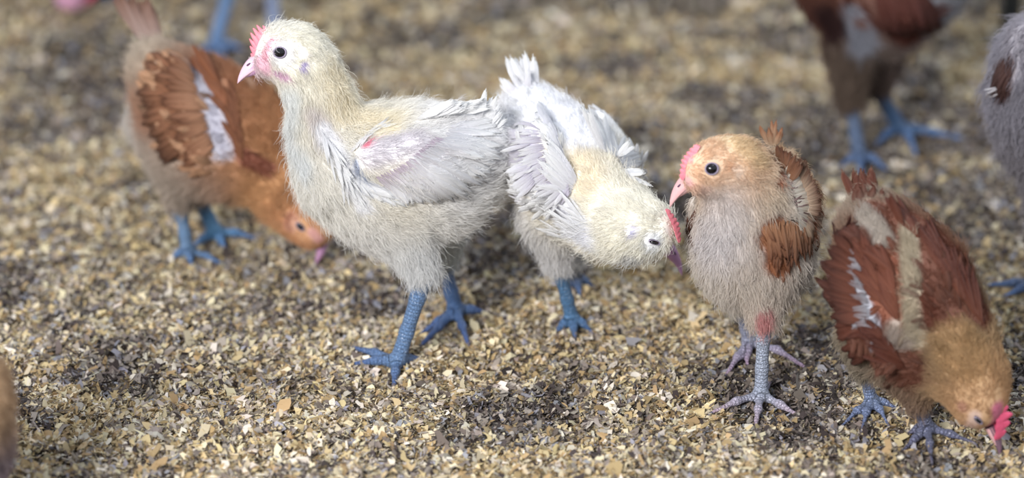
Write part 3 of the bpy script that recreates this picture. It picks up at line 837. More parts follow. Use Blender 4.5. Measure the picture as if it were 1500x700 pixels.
# ------------------------------------------------------------------ the flock
FLOCK = 'young hens on the litter'
def flock():
    # the white pullet in focus, standing side-on
    pullet('white_pullet', 'white pullet standing upright with neck raised and both blue shanks on the litter', FLOCK,
        chains=[[(385, 92, 505, 12, (226, 196, 208)), (412, 74, 505, 27, (236, 233, 226)), (431, 80, 505, 37, (238, 234, 220)), (449, 99, 505, 36, (238, 234, 222)), (468, 147, 505, 38, (238, 233, 220)), (482, 197, 505, 47, (237, 232, 221)), (515, 240, 505, 76, (236, 233, 226)),
                 (585, 250, 505, 88, CRM), (645, 236, 505, 76, WHT), (695, 215, 505, 48, WHT)],
                [(506, 252, 505, 57, (232, 229, 224)), (560, 285, 505, 70, (234, 231, 228)), (640, 272, 505, 63, (232, 229, 224)), (688, 254, 505, 43, (230, 227, 220))]],
        lumps=[dict(pts=[(548, 232, 505, 28, (212, 208, 214), -.031), (615, 236, 505, 44, (226, 222, 230), -.029), (690, 228, 505, 30, WHT, -.018)]),
               dict(pts=[(555, 215, 505, 30, WHT, .028), (625, 225, 505, 44, WHT, .026), (700, 215, 505, 30, WHT, .014)], feather=WHT)],
        legs=[dict(hip=(585, 320, 515, 52), hock=(622, 404, 532, 14.5), foot=(582, 535), r=12, toes=[(517, 511), (520, 533), (577, 562), (612, 528)], thigh=(222, 222, 222), col=(84, 122, 178), tip=(62, 88, 140)),
              dict(hip=(640, 310, 480, 44), hock=(647, 378, 470, 14), foot=(668, 464), r=11.5, toes=[(616, 486), (617, 510), (686, 508), (712, 458)], thigh=(214, 216, 212), col=(66, 110, 176), tip=(60, 86, 146))],
        patches=[dict(p=[(384, 94)], r=15, c=(228, 180, 198), bare=.9, ragged=.7),
                 dict(p=[(387, 82), (396, 62)], r=7, c=(224, 160, 178), bare=.8, ragged=.5),
                 dict(p=[(405, 108), (418, 112)], r=7, c=(196, 150, 180), bare=.9),
                 dict(p=[(412, 78)], r=19, c=(226, 224, 228), s=.8, bare=.35),
                 dict(p=[(443, 77)], r=7.5, c=(244, 236, 244), bare=.9, soft=.2), dict(p=[(446, 94), (443, 100)], r=4.5, c=(168, 152, 204), bare=.8),
                 dict(p=[(424, 140), (428, 200), (445, 240)], r=20, c=(224, 230, 236), s=.6, soft=.7),
                 dict(p=[(490, 110), (505, 150), (560, 180)], r=26, c=(246, 234, 204), s=.7, soft=.8),
                 dict(p=[(460, 165), (480, 205)], r=14, c=(220, 210, 214), s=.6, soft=.6),
                 dict(p=[(470, 185), (500, 240), (530, 300)], r=13, c=(244, 244, 248), s=.95, feather=.35),
                 dict(p=[(545, 222), (600, 205), (618, 214)], r=24, c=(212, 206, 212), bare=.75, soft=.4),
                 dict(p=[(537, 212)], r=7, c=(226, 128, 150), bare=.5, ragged=1), dict(p=[(600, 189)], r=5, c=(96, 108, 140), bare=.6),
                 dict(p=[(522, 240), (530, 262)], r=9, c=(176, 184, 204), bare=.5)],
        rows=[dict(A=[(566, 262), (606, 242), (640, 212)], B=[(590, 292), (664, 292), (722, 232)], n=26, w=14, c0=(232, 228, 236), c1=(250, 250, 254), lb=.006, la=.001),
              dict(A=[(600, 235), (650, 205), (660, 190)], B=[(676, 290), (722, 246), (728, 186)], n=24, w=14, c0=(236, 234, 242), c1=(252, 252, 255), lb=.007, la=.002),
              dict(A=[(552, 256), (592, 240), (634, 206)], B=[(578, 280), (632, 268), (684, 222)], n=30, w=8, c0=(202, 180, 202), c1=(250, 250, 254), lb=.004, la=.0016),
              dict(A=[(512, 246), (520, 262), (548, 268)], B=[(548, 288), (580, 296), (616, 298)], n=12, w=13, c0=(206, 206, 216), c1=(246, 248, 254), lb=.003),
              dict(A=[(512, 226), (532, 214)], B=[(536, 208), (548, 198)], n=6, w=5, c0=(250, 246, 252)),
              dict(A=[(530, 206), (560, 186)], B=[(566, 182), (580, 178)], n=4, w=5, c0=(246, 246, 250)),
              dict(A=[(610, 176), (660, 166)], B=[(668, 150), (716, 152)], n=14, w=13, c0=(240, 238, 238), c1=(250, 250, 252)),
              dict(A=[(472, 190), (505, 250)], B=[(494, 232), (536, 300)], n=26, w=4, c0=(236, 236, 244), c1=(252, 252, 255), lb=.008, jit=9, mask=.25),
              dict(part='tail', A=[(698, 186), (710, 208)], B=[(718, 134), (744, 196)], n=16, w=11, c0=(240, 240, 246), c1=(252, 252, 255), g=505, off=-.004),
              dict(part='tail', A=[(704, 196), (712, 206)], B=[(706, 144), (742, 176)], n=7, w=12, c0=(240, 240, 246), c1=(252, 252, 255), g=505, off=.006)],
        head=dict(c=(434, 86, 505, 40), eye=(410.5, 77, 9.2, .86), beak=dict(base=(379, 98, 505, 0), tip=(345, 117, 505), up=(-.35, -1), h=21, w=14, hook=.2, mat=M_BEAK, mat2=M_BEAKD),
                  comb=dict(p=[(371, 90, 14), (379, 72, 24), (390, 57, 27), (404, 45, 18)], g=505, up=(-.7, -.7), teeth=8, t=5, lean=(.3, -.4))),
        down=130000, dlen=.0075, dwid=.000095, seed=1)

    # the second white pullet, stooping
    pullet('white_pullet', 'white pullet stooping with tail up and its face against the buff breast beside it', FLOCK,
        chains=[[(952, 334, 500, 36, (244, 241, 230), -.055), (922, 330, 500, 44, (244, 240, 228), -.048), (886, 308, 495, 56, (246, 240, 226), -.030), (846, 268, 490, 72, (244, 238, 224), -.010),
                 (806, 218, 490, 68, WHT, .010), (776, 165, 490, 42, WHT, .024)]],
        lumps=[dict(pts=[(820, 285, 490, 26, WHT, -.036), (795, 262, 490, 42, (224, 222, 232), -.030), (790, 215, 490, 38, WHT, -.022)], feather=WHT),
               dict(pts=[(915, 240, 490, 26, WHT, .012), (870, 195, 490, 34, WHT, .022)], feather=WHT)],
        legs=[dict(hip=(806, 318, 495, 46), hock=(817, 384, 494, 14), foot=(838, 482), r=10.5, toes=[(866, 490), (842, 505), (812, 492), (832, 470)], thigh=(222, 220, 220), col=(58, 114, 172), tip=(56, 82, 130)),
              dict(hip=(840, 320, 450, 36), hock=(836, 378, 440, 12), foot=(842, 424), r=10, toes=[(868, 428), (850, 442), (822, 436)], thigh=(214, 214, 214), col=(62, 72, 96))],
        patches=[dict(p=[(840, 215), (862, 270)], r=26, c=(244, 232, 208), s=.8, soft=.6), dict(p=[(985, 318), (990, 345)], r=10, c=(214, 138, 152), bare=.95, ragged=1, soft=.4),
                 dict(p=[(930, 338)], r=8, c=(214, 210, 232), bare=.8, soft=.2), dict(p=[(925, 342)], r=3.5, c=(150, 146, 186), bare=.8), dict(p=[(958, 354)], r=15, c=(214, 218, 228), s=.7, bare=.3),
                 dict(p=[(975, 372), (990, 385)], r=8, c=(206, 184, 206), bare=.7),
                 dict(p=[(768, 205), (775, 250)], r=16, c=(206, 200, 222), bare=.6), dict(p=[(783, 203)], r=5, c=(110, 130, 196), bare=.5),
                 dict(p=[(750, 240), (760, 290)], r=24, c=(232, 230, 238), feather=.7), dict(p=[(800, 300), (860, 345)], r=26, c=(238, 238, 244)),
                 dict(p=[(780, 150), (850, 190)], r=45, c=(240, 240, 244), feather=.8), dict(p=[(850, 370), (930, 376)], r=14, c=(206, 208, 214), s=.6)],
        rows=[dict(A=[(778, 196), (776, 230), (784, 268)], B=[(742, 196), (738, 246), (756, 296)], n=26, w=7, c0=(216, 208, 230), c1=(248, 248, 252), lb=.002),
              dict(A=[(790, 190), (800, 230), (806, 268)], B=[(762, 190), (764, 236), (776, 292)], n=30, w=5, c0=(210, 200, 224), c1=(250, 250, 254), lb=.004),
              dict(A=[(800, 190), (838, 262)], B=[(786, 152), (806, 222)], n=14, w=13, c0=(228, 226, 240), c1=(250, 250, 254), lb=.003),
              dict(A=[(846, 262), (836, 284)], B=[(796, 200), (792, 258)], n=14, w=11, c0=(236, 234, 244), c1=(252, 252, 255), lb=.005),
              dict(A=[(826, 264), (838, 286)], B=[(782, 276), (812, 312)], n=16, w=6, c0=(214, 204, 228), c1=(252, 252, 255), lb=.008, la=.003),
              dict(A=[(900, 226), (918, 262)], B=[(922, 202), (948, 266)], n=18, w=8, c0=(244, 244, 250), c1=(252, 252, 255), lb=.002, part='wing2'),
              dict(A=[(870, 330), (840, 350)], B=[(820, 300), (800, 330)], n=26, w=6, c0=(236, 236, 242), c1=(250, 250, 254), lb=.005, jit=12, mask=.4),
              dict(A=[(880, 220), (905, 235)], B=[(850, 160), (890, 186)], n=14, w=10, c0=(244, 244, 250), c1=(252, 252, 255), part='wing2'),
              dict(A=[(766, 142), (786, 140)], B=[(742, 82), (778, 88)], n=12, w=14, c0=(234, 232, 240), c1=(250, 250, 254), g=490, off=.028, offb=.040, jit=5, part='tail'),
              dict(A=[(760, 146), (784, 146)], B=[(730, 116), (790, 120)], n=12, w=10, c0=(222, 214, 226), c1=(248, 248, 252), g=490, off=.020, offb=.028, jit=5, part='tail')],
        head=dict(c=(952, 336, 500, 38), eye=(958, 353.5, 8.5, .42, .45), beak=dict(base=(976, 366, 500, -.062), tip=(1004, 400, 500), up=(.72, -.5), h=15, w=9, mat=M_BEAKD),
                  comb=dict(p=[(977, 306, 6), (988, 328, 7), (996, 354, 6)], g=500, off=-.064, up=(.75, -.3), teeth=7, t=12, mat=M_COMBDULL)),
        down=85000, dlen=.0062, seed=2)

    # buff and brown pullet facing out
    BUF, BUF2, BRN, DBR = (222, 182, 136), (216, 200, 178), (140, 82, 48), (104, 56, 34)
    pullet('buff_pullet', 'buff pullet standing tall with brown-edged wings, head turned and one reddish scraped hock', FLOCK,
        chains=[[(1019, 262, 575, 12, (224, 180, 154), -.008), (1032, 246, 575, 22, (226, 186, 148), -.008), (1052, 246, 575, 36, (226, 190, 152)), (1076, 248, 570, 40, (222, 184, 146)), (1092, 282, 562, 52, BUF2), (1096, 330, 560, 70, (220, 208, 200)), (1102, 368, 560, 76, (218, 206, 196))],
                [(1092, 282, 562, 50, BUF2), (1126, 290, 545, 56, BUF), (1138, 320, 535, 54, BUF2, .01), (1140, 250, 525, 28, BUF, .02)],
                [(1100, 380, 560, 68, (204, 194, 180)), (1135, 385, 550, 52, (208, 196, 180), .005)]],
        lumps=[dict(pts=[(1148, 245, 545, 22, (218, 196, 170), -.008), (1164, 290, 545, 34, (222, 206, 186), -.008), (1160, 340, 545, 32, BRN, -.014), (1142, 362, 548, 20, BRN, -.020)]),
               dict(pts=[(1024, 300, 555, 14, (150, 96, 70), .012), (1022, 350, 555, 16, (120, 76, 50), .012)])],
        legs=[dict(hip=(1122, 395, 575, 42), hock=(1119, 468, 590, 15), foot=(1114, 590), r=10.5, toes=[(1042, 616), (1106, 630), (1172, 612), (1128, 566)], thigh=(200, 184, 170), col=(150, 164, 198), tip=(182, 156, 172)),
              dict(hip=(1082, 400, 545, 40), hock=(1085, 446, 535, 10), foot=(1096, 520), r=10, toes=[(1063, 558), (1094, 544), (1180, 545)], thigh=(198, 188, 176), col=(140, 150, 188), tip=(168, 140, 166))],
        patches=[dict(p=[(1120, 462), (1120, 476)], r=13, c=(208, 142, 140), leg=True), dict(p=[(1007, 266)], r=9, c=(222, 164, 160), bare=.85), dict(p=[(1012, 235)], r=5, c=(226, 160, 160), bare=.7),
                 dict(p=[(1030, 277)], r=10, c=(222, 176, 150), s=.7, bare=.3), dict(p=[(1068, 244)], r=8, c=(206, 158, 118), bare=.3), dict(p=[(1080, 250)], r=10, c=(222, 200, 180), s=.7),
                 dict(p=[(1060, 300), (1045, 350)], r=42, c=(212, 208, 212), s=.7, soft=.7), dict(p=[(1075, 206), (1105, 225)], r=22, c=(224, 196, 146), s=.7, soft=.5),
                 dict(p=[(1172, 236), (1196, 290), (1184, 350)], r=12, c=(112, 66, 44), ragged=.4), dict(p=[(1133, 222), (1140, 248)], r=12, c=BRN, feather=.6), dict(p=[(1142, 256), (1137, 264)], r=6, c=(172, 96, 60)),
                 dict(p=[(1158, 268), (1166, 310)], r=24, c=(226, 214, 200), s=.9, soft=.4), dict(p=[(1160, 282), (1170, 318)], r=5, c=(112, 72, 84), bare=.8),
                 dict(p=[(1132, 338), (1140, 372)], r=26, c=(148, 86, 48), feather=.9, ragged=.8), dict(p=[(1122, 350)], r=12, c=(170, 110, 70), feather=.5)],
        rows=[dict(A=[(1168, 262), (1182, 300), (1176, 334)], B=[(1176, 228), (1204, 290), (1186, 362)], n=46, w=8, c0=(204, 172, 142), c1=(96, 56, 38), lb=.0003, la=.0002, jit=2, mask=.3),
              dict(A=[(1150, 254), (1164, 296), (1164, 330)], B=[(1166, 232), (1190, 286), (1178, 350)], n=46, w=10, c0=(236, 224, 206), c1=(206, 176, 148), lb=.0006, la=.0002, jit=3, mask=.3),
              dict(A=[(1140, 236), (1158, 270)], B=[(1140, 214), (1176, 240)], n=14, w=10, c0=(176, 120, 82), c1=(104, 60, 40), lb=.002),
              dict(A=[(1152, 270), (1160, 300), (1164, 326)], B=[(1166, 264), (1176, 296), (1178, 326)], n=14, w=3.0, c0=(190, 160, 156), c1=(110, 74, 70), lb=.003),
              dict(A=[(1116, 332), (1148, 322), (1176, 328)], B=[(1134, 370), (1146, 392), (1172, 370)], n=34, w=10, c0=(182, 122, 78), c1=(118, 68, 42), lb=.004, jit=9),
              dict(A=[(1160, 330), (1185, 335)], B=[(1150, 378), (1180, 372)], n=10, w=11, c0=(150, 100, 66), c1=(92, 54, 36), lb=.004),
              dict(A=[(1008, 300), (1012, 345)], B=[(1008, 330), (1024, 378)], n=12, w=8, c0=(136, 84, 64), c1=(96, 58, 40), lb=.003, part='wing2'),
              dict(A=[(1126, 216), (1138, 214)], B=[(1114, 188), (1150, 192)], n=12, w=6, c0=(216, 182, 146), c1=(164, 98, 54), g=525, off=.022, jit=5, part='tail')],
        head=dict(c=(1052, 244, 575, 42), eye=(1042, 247, 9.5, .9), beak=dict(base=(1009, 271, 575, -.012), tip=(976, 298, 575), up=(-.6, -1), h=19, w=13, mat=M_BEAKT),
                  comb=dict(p=[(998, 262, 8), (1007, 238, 10), (1022, 212, 9)], g=575, off=-.010, up=(-.8, -.5), teeth=8, t=6)),
        down=85000, dlen=.0062, seed=3, legcol=(150, 168, 200))

    # red-brown pullet pecking
    RED, RED2, PALE = (130, 76, 56), (104, 56, 44), (212, 194, 172)
    pullet('brown_pullet', 'red-brown pullet with a pale back stripe and rosy comb pecking the litter', FLOCK,
        chains=[[(1434, 590, 672, 36, (214, 164, 112)), (1426, 560, 664, 44, (214, 166, 112)), (1400, 520, 650, 54, (208, 170, 118)), (1368, 470, 636, 70, (190, 160, 124)), (1330, 415, 626, 84, (158, 112, 86)), (1300, 365, 616, 68, (158, 112, 86)), (1276, 320, 606, 36, PALE)],
                [(1320, 440, 632, 80, (176, 140, 106)), (1345, 510, 634, 56, (170, 136, 110)), (1300, 500, 626, 50, (176, 158, 136))]],
        lumps=[dict(pts=[(1308, 520, 632, 20, RED, -.022), (1272, 480, 630, 30, RED2, -.020), (1250, 420, 626, 34, RED, -.014), (1258, 360, 626, 28, RED, -.010)], feather=RED),
               dict(pts=[(1412, 460, 634, 24, RED, -.012), (1385, 410, 628, 32, RED, -.008), (1345, 345, 620, 26, RED, .004)], feather=RED)],
        legs=[dict(hip=(1262, 490, 620, 34), hock=(1266, 545, 612, 9), foot=(1276, 600), r=9, toes=[(1233, 634), (1300, 632), (1312, 606), (1262, 640)], thigh=(178, 164, 140), col=(118, 140, 190), tip=(96, 108, 150)),
              dict(hip=(1335, 540, 640, 34), hock=(1344, 590, 648, 10), foot=(1358, 640), r=10, toes=[(1322, 662), (1364, 688), (1424, 660), (1330, 640)], thigh=(160, 130, 110), col=(98, 108, 150), tip=(86, 84, 110))],
        patches=[dict(p=[(1290, 320), (1340, 370), (1385, 440)], r=42, c=RED, feather=1, ragged=.9), dict(p=[(1225, 360), (1222, 430)], r=40, c=RED2, feather=1),
                 dict(p=[(1260, 480), (1330, 540)], r=40, c=RED, feather=.9, ragged=.8), dict(p=[(1285, 400), (1300, 450)], r=34, c=(150, 80, 52), feather=1, ragged=.9),
                 dict(p=[(1345, 305), (1400, 380), (1438, 455)], r=32, c=(134, 76, 54), feather=.9), dict(p=[(1215, 350), (1208, 420), (1225, 480)], r=22, c=(84, 46, 38), feather=1),
                 dict(p=[(1270, 318), (1296, 352)], r=16, c=(210, 196, 182), feather=0, ragged=.8), dict(p=[(1334, 342), (1336, 400), (1338, 455), (1348, 500)], r=13, c=(214, 196, 166), feather=0, ragged=.6, soft=.25),
                 dict(p=[(1258, 395), (1262, 440), (1275, 470)], r=13, c=(196, 198, 212), feather=.3, ragged=.9), dict(p=[(1236, 400)], r=12, c=(200, 150, 134), feather=.4),
                 dict(p=[(1310, 480), (1330, 500)], r=14, c=(206, 186, 172), feather=.1), dict(p=[(1360, 440), (1366, 470)], r=13, c=(120, 62, 42), feather=.9),
                 dict(p=[(1400, 505), (1420, 530)], r=34, c=(214, 168, 108), s=.7, feather=0), dict(p=[(1411, 597)], r=9, c=(190, 132, 100), bare=.5), dict(p=[(1428, 610), (1444, 640)], r=10, c=(222, 182, 160), bare=.5),
                 dict(p=[(1462, 600), (1464, 640)], r=12, c=(206, 96, 126), bare=.95)],
        rows=[dict(A=[(1250, 372), (1252, 420), (1262, 470)], B=[(1216, 344), (1208, 400), (1222, 470)], n=24, w=13, c0=(150, 80, 54), c1=(84, 42, 32), lb=.002),
              dict(A=[(1262, 440), (1286, 500)], B=[(1218, 446), (1250, 520)], n=16, w=12, c0=(136, 68, 46), c1=(84, 42, 32), lb=.003),
              dict(A=[(1262, 376), (1268, 420), (1278, 480)], B=[(1242, 368), (1246, 420), (1256, 478)], n=24, w=4.5, c0=(206, 206, 218), c1=(160, 130, 130), lb=.005, jit=3),
              dict(A=[(1300, 450), (1280, 390)], B=[(1268, 410), (1246, 340)], n=22, w=12, c0=(156, 84, 54), c1=(118, 58, 40), lb=.004, jit=6),
              dict(A=[(1318, 470), (1310, 400)], B=[(1290, 420), (1270, 350)], n=20, w=12, c0=(150, 80, 52), c1=(124, 62, 42), lb=.003, jit=6),
              dict(A=[(1330, 540), (1290, 490)], B=[(1280, 516), (1256, 470)], n=20, w=12, c0=(136, 70, 46), c1=(104, 50, 38), lb=.004, jit=6),
              dict(A=[(1438, 474), (1400, 430)], B=[(1420, 410), (1372, 360)], n=22, w=13, c0=(146, 78, 52), c1=(108, 52, 38), lb=.003, jit=6, part='wing2'),
              dict(A=[(1410, 440), (1370, 390)], B=[(1380, 370), (1340, 320)], n=22, w=13, c0=(140, 72, 48), c1=(106, 52, 38), lb=.003, jit=6, part='wing2'),
              dict(A=[(1345, 350), (1320, 330)], B=[(1316, 306), (1296, 292)], n=12, w=12, c0=(146, 78, 52), c1=(110, 54, 40), lb=.003, jit=5, part='wing2'),
              dict(A=[(1254, 304), (1278, 306)], B=[(1246, 250), (1278, 252)], n=13, w=14, c0=(126, 66, 46), c1=(112, 56, 40), g=602, offb=.012, off=.004, jit=4, part='tail', edge=(160, 110, 84)),
              dict(A=[(1256, 316), (1286, 312)], B=[(1250, 276), (1292, 284)], n=12, w=12, c0=(170, 140, 122), c1=(120, 62, 44), g=602, off=-.006, jit=4, part='tail')],
        head=dict(c=(1434, 590, 672, 40), eye=(1433, 614, 8.5, .42, 1.0), beak=dict(base=(1452, 632, 674, -.006), tip=(1470, 668, 674), up=(.7, -.55), h=13, w=9, mat=M_BEAKG, mat2=M_BEAKT),
                  comb=dict(p=[(1456, 580, 15), (1466, 610, 18), (1464, 642, 15)], g=672, off=-.006, up=(.85, -.2), teeth=5, t=11, mat=M_COMBRED)),
        down=85000, dlen=.0060, seed=4, fsize=1.15, tone=.76)

    # copper pullet behind, pecking
    COP, COP2 = (200, 146, 104), (136, 88, 58)
    pullet('copper_pullet', 'copper-brown pullet pecking with its head low behind the upright white one', FLOCK,
        chains=[[(460, 330, 392, 32, (220, 160, 108)), (446, 306, 388, 42, (220, 160, 106)), (418, 262, 380, 54, (214, 158, 98)), (372, 212, 372, 66, (196, 136, 84)), (322, 180, 366, 76, (178, 118, 78)), (270, 145, 362, 66, (180, 124, 90)), (232, 100, 358, 40, (206, 190, 170))],
                [(330, 230, 370, 60, (190, 160, 140)), (280, 220, 365, 58, (192, 176, 160)), (226, 180, 356, 38, (206, 198, 190), .01)]],
        lumps=[dict(pts=[(300, 225, 368, 28, COP, -.026), (275, 170, 365, 42, COP, -.022), (250, 110, 365, 34, COP, -.016)], feather=COP),
               dict(pts=[(370, 190, 365, 30, COP, .016), (330, 130, 360, 34, COP, .02)], feather=COP)],
        legs=[dict(hip=(272, 250, 372, 36), hock=(262, 294, 374, 13), foot=(276, 376), r=10, toes=[(250, 386), (282, 398), (330, 384), (300, 372)], thigh=(190, 172, 156), col=(88, 128, 180)),
              dict(hip=(298, 250, 352, 32), hock=(288, 284, 348, 12), foot=(316, 346), r=11, toes=[(280, 354), (330, 360), (372, 346)], thigh=(190, 172, 156), col=(58, 122, 180))],
        patches=[dict(p=[(292, 115), (318, 180), (326, 220)], r=18, c=(196, 194, 210), bare=.4, soft=.4), dict(p=[(268, 120), (272, 150)], r=15, c=(216, 164, 130), feather=.5),
                 dict(p=[(345, 100), (372, 130)], r=5, c=(216, 176, 146)), dict(p=[(395, 150), (410, 230)], r=22, c=(196, 136, 84), s=.6, soft=.6), dict(p=[(360, 230), (395, 250)], r=14, c=(150, 84, 60), feather=.5),
                 dict(p=[(430, 320), (425, 335)], r=9, c=(214, 152, 120)), dict(p=[(458, 340), (468, 352)], r=8, c=(226, 160, 150), bare=.6)],
        rows=[dict(A=[(258, 110), (264, 150), (280, 200)], B=[(214, 86), (212, 160), (250, 250)], n=26, w=15, c0=(180, 114, 72), c1=(84, 50, 34), lb=.004, jit=5, edge=(84, 50, 34)),
              dict(A=[(282, 110), (292, 150), (312, 214)], B=[(240, 84), (244, 150), (276, 240)], n=26, w=14, c0=(200, 138, 96), c1=(128, 74, 44), lb=.006, jit=5, edge=(84, 50, 34)),
              dict(A=[(320, 120), (350, 190)], B=[(270, 72), (310, 130)], n=16, w=14, c0=(170, 98, 54), c1=(150, 84, 46), lb=.004, jit=6),
              dict(A=[(352, 180), (356, 236)], B=[(326, 120), (340, 190)], n=12, w=12, c0=(150, 86, 48), c1=(130, 74, 42), lb=.004, jit=6),
              dict(A=[(210, 62), (236, 70)], B=[(178, -2), (220, 6)], n=16, w=18, c0=(190, 160, 150), c1=(128, 84, 62), g=358, off=.01, offb=.02, jit=5, part='tail')],
        head=dict(c=(460, 330, 392, 36), eye=(440, 331, 7.5, .6, 1.0), beak=dict(base=(467, 350, 392, 0), tip=(468, 388, 392), up=(.9, -.2), h=16, w=11, mat=M_BEAKD, mat2=M_BEAKG),
                  comb=dict(p=[(474, 324, 5), (478, 345, 6), (474, 360, 5)], g=392, off=0, up=(.9, -.1), teeth=5, t=5)),
        down=60000, dlen=.0062, dwid=.00016, seed=5, vs=.0016, fsize=1.2, tone=.92)

    # brown and grey pullet at the back
    pullet('brown_pullet', 'brown and grey pullet walking on blue legs farther back beyond the buff pullet', FLOCK,
        chains=[[(1160, -150, 218, 36, (170, 120, 84)), (1180, -100, 218, 42, (150, 100, 72)), (1215, -55, 218, 56, (120, 74, 60)), (1270, -30, 218, 78, (118, 72, 58)), (1325, -38, 218, 74, (120, 74, 60)), (1390, -60, 218, 44, (160, 158, 164))],
                [(1225, 0, 218, 44, (92, 52, 44)), (1290, 12, 218, 64, (150, 132, 124)), (1350, -10, 218, 50, (176, 172, 176))]],
        lumps=[dict(pts=[(1262, -30, 220, 38, (118, 60, 46), -.026), (1310, 0, 220, 44, (104, 52, 44), -.028), (1350, 0, 220, 28, (150, 146, 156), -.020)], feather=(112, 58, 46))],
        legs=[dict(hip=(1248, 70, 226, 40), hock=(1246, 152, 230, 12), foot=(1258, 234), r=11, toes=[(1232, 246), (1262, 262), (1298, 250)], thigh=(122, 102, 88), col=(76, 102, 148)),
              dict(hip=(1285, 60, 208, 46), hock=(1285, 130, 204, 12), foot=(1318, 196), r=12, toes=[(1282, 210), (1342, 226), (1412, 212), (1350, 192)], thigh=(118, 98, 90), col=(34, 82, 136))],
        patches=[dict(p=[(1250, 22), (1262, 60)], r=22, c=(164, 168, 184), s=.9), dict(p=[(1256, 30)], r=9, c=(140, 82, 56)), dict(p=[(1360, 20), (1400, 0)], r=26, c=(160, 162, 172), s=.9),
                 dict(p=[(1210, 20), (1220, 40)], r=22, c=(66, 42, 42)), dict(p=[(1300, 40), (1330, 50)], r=26, c=(104, 56, 46), feather=.6)],
        rows=[dict(A=[(1280, -20), (1330, -20)], B=[(1300, 55), (1370, 40)], n=18, w=18, c0=(112, 56, 44), c1=(90, 44, 38), lb=.004, jit=6),
              dict(A=[(1390, -60), (1400, -50)], B=[(1440, -100), (1450, -60)], n=9, w=16, c0=(120, 70, 56), g=218, part='tail')],
        head=dict(c=(1160, -150, 218, 38), eye=(1150, -158, 8), beak=dict(base=(1128, -142, 218, 0), tip=(1094, -128, 218), up=(-.2, -1), h=12, w=8, mat=M_BEAKT)),
        down=42000, dlen=.0075, dwid=.0002, seed=6, vs=.0018, tone=.8, claws=False, scatter=900)

    # grey-fluffed pullet cut by the frame's edge
    pullet('grey_pullet', 'pullet with grey down and a small dark brown wing tip, mostly outside the picture', FLOCK,
        chains=[[(1640, -70, 430, 40, (190, 170, 150)), (1620, -20, 430, 46, (180, 170, 166)), (1595, 50, 430, 66, (160, 156, 164)), (1550, 100, 430, 80, (156, 152, 164)), (1530, 140, 430, 74, (150, 146, 158)), (1520, 200, 430, 54, (138, 132, 140))]],
        lumps=[dict(pts=[(1510, 60, 430, 34, (150, 140, 146), -.02), (1484, 112, 430, 18, (100, 66, 56), -.022), (1468, 134, 430, 11, (78, 48, 42), -.022)])],
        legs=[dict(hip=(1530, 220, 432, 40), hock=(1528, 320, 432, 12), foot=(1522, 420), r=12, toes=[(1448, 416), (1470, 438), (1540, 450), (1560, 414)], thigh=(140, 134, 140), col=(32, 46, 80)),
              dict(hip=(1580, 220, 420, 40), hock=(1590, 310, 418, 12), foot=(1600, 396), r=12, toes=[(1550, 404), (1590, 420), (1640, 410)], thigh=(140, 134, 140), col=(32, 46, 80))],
        patches=[dict(p=[(1474, 95), (1466, 132)], r=16, c=(84, 56, 52), ragged=.6)],
        rows=[dict(A=[(1470, 84), (1484, 100)], B=[(1450, 120), (1470, 146)], n=12, w=9, c0=(96, 64, 58), c1=(62, 38, 34), lb=.002, jit=3),
              dict(A=[(1462, 128), (1468, 134)], B=[(1442, 132), (1456, 142)], n=5, w=3, c0=(220, 216, 222), jit=2)],
        head=dict(c=(1640, -70, 430, 42), eye=(1630, -76, 8), beak=dict(base=(1602, -62, 430, 0), tip=(1566, -48, 430), up=(-.2, -1), h=12, w=8, mat=M_BEAKT)),
        down=60000, dlen=.0085, dwid=.00015, seed=7, vs=.0017, claws=False, scatter=300)

    # legs seen under the top edge
    pullet('buff_pullet', 'pullet of which only two blue legs show, beyond the copper-brown one', FLOCK,
        chains=[[(250, -310, 62, 32, BUF), (262, -280, 62, 34, BUF), (285, -230, 62, 40, BUF), (330, -190, 62, 62, BUF2), (390, -185, 62, 62, BUF2), (440, -205, 62, 36, BUF2)]],
        lumps=[dict(pts=[(330, -190, 62, 30, BRN, -.03), (400, -190, 62, 28, BRN, -.024)], feather=BRN)],
        legs=[dict(hip=(345, -140, 66, 36), hock=(338, -20, 68, 11), foot=(316, 78), r=11, toes=[(290, 92), (330, 98), (360, 86)], thigh=(180, 160, 130), col=(90, 130, 190)),
              dict(hip=(390, -140, 56, 36), hock=(398, -30, 54, 11), foot=(402, 62), r=11, toes=[(376, 74), (410, 84), (440, 66)], thigh=(180, 160, 130), col=(128, 148, 196))],
        head=dict(c=(250, -310, 62, 32), eye=(240, -318, 7), beak=dict(base=(224, -306, 62, 0), tip=(196, -294, 62), up=(-.2, -1), h=10, w=7, mat=M_BEAKT)),
        down=24000, dlen=.007, dwid=.00025, seed=8, vs=.002, claws=False, scatter=400)

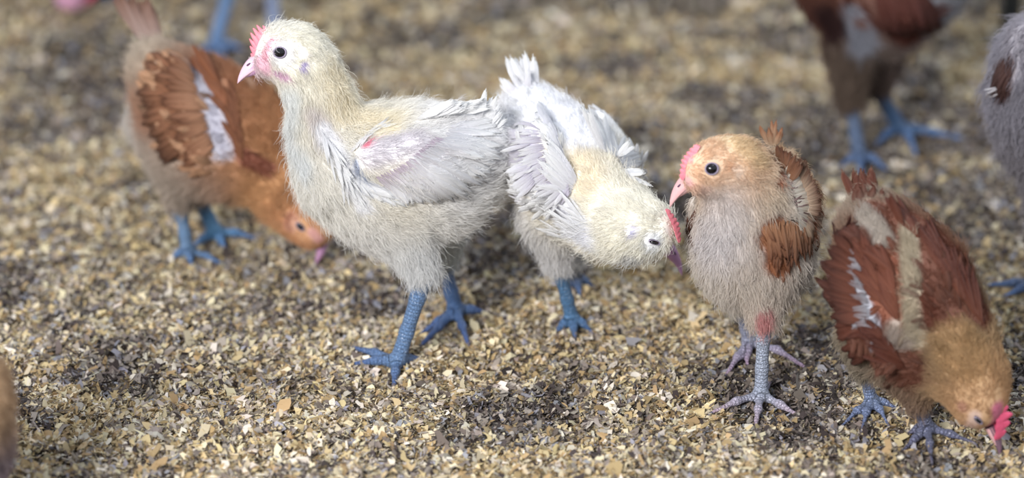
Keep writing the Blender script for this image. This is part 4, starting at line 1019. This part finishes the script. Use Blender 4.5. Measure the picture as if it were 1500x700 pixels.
    # pink face pecking at the top edge
    pullet('white_pullet', 'pullet pecking in the far distance with only its mauve-pink face in view', FLOCK,
        chains=[[(104, -8, 16, 24, (200, 150, 180)), (104, -44, 14, 32, (214, 196, 190)), (112, -84, 8, 40, (214, 206, 196)), (140, -130, 0, 58, (216, 206, 196)), (185, -150, -6, 58, (214, 206, 198)), (230, -170, -10, 32, (214, 206, 198))]],
        lumps=[dict(pts=[(140, -130, 0, 28, (214, 206, 198), -.028), (190, -150, -6, 24, (214, 206, 198), -.026)], feather=(214, 206, 198))],
        legs=[dict(hip=(160, -100, 4, 30), hock=(160, -60, 4, 10), foot=(158, -8), r=10, toes=[(130, 0), (160, 8), (190, 0)], thigh=(200, 196, 190), col=(80, 110, 160)),
              dict(hip=(190, -100, -14, 30), hock=(192, -70, -14, 10), foot=(200, -24), r=10, toes=[(176, -16), (204, -10), (226, -20)], thigh=(200, 196, 190), col=(80, 110, 160))],
        patches=[dict(p=[(102, -12)], r=30, c=(206, 142, 178), bare=.9), dict(p=[(118, 2)], r=16, c=(206, 142, 178), bare=.9)],
        head=dict(c=(104, -22, 16, 30), eye=(92, -28, 7), beak=dict(base=(103, 4, 16, 0), tip=(100, 26, 16), up=(.9, -.1), h=13, w=9, mat=M_BEAKD),
                  comb=dict(p=[(122, -24, 12), (128, -6, 16), (120, 10, 12)], g=16, up=(.9, -.1), teeth=5, t=8, mat=M_COMBRED)),
        down=20000, dlen=.006, dwid=.00025, seed=9, vs=.002, claws=False, scatter=300)

    # blurred bird nearer the lens at the corner
    pullet('buff_pullet', 'blurred tan and grey pullet nearest the lens, only a sliver of its breast in view', FLOCK,
        chains=[[(-180, 380, 800, 44, BUF), (-165, 430, 800, 50, BUF), (-120, 500, 800, 66, BUF), (-82, 585, 800, 88, (196, 160, 120)), (-84, 655, 800, 88, (150, 132, 140)), (-150, 660, 800, 80, (150, 132, 140)), (-240, 620, 800, 50, BUF)]],
        lumps=[dict(pts=[(-150, 600, 800, 46, BRN, -.03), (-210, 610, 800, 36, BRN, -.026)], feather=BRN)],
        legs=[dict(hip=(-110, 720, 800, 46), hock=(-100, 760, 800, 12), foot=(-90, 840), r=12, toes=[(-130, 860), (-90, 872), (-50, 858)], thigh=(150, 132, 130), col=(90, 120, 170)),
              dict(hip=(-170, 710, 790, 46), hock=(-170, 750, 786, 12), foot=(-160, 815), r=12, toes=[(-190, 830), (-160, 840), (-120, 826)], thigh=(150, 132, 130), col=(90, 120, 170))],
        head=dict(c=(-180, 380, 800, 46), eye=(-195, 374, 9), beak=dict(base=(-222, 392, 800, 0), tip=(-258, 406, 800), up=(-.2, -1), h=12, w=8, mat=M_BEAKT)),
        down=30000, dlen=.007, dwid=.0002, seed=10, vs=.002, claws=False, scatter=400)

def post():
    """black upright post behind the grey pullet"""
    b = G(1478, 62); pts = [b + [0, 0, z] for z in (0, .004, .005, .012, .10, .30, .34, .342)]
    o = link('feeder_post', tube_mesh(pts, [.016, .016, .010, .0075, .0075, .0075, .0075, .0005], 20, 'feeder_post', M_BLACK))
    o['label'] = 'black post standing in the litter behind the grey-downed pullet'; o['category'] = 'post'

ground()
litter()
flock()
post()
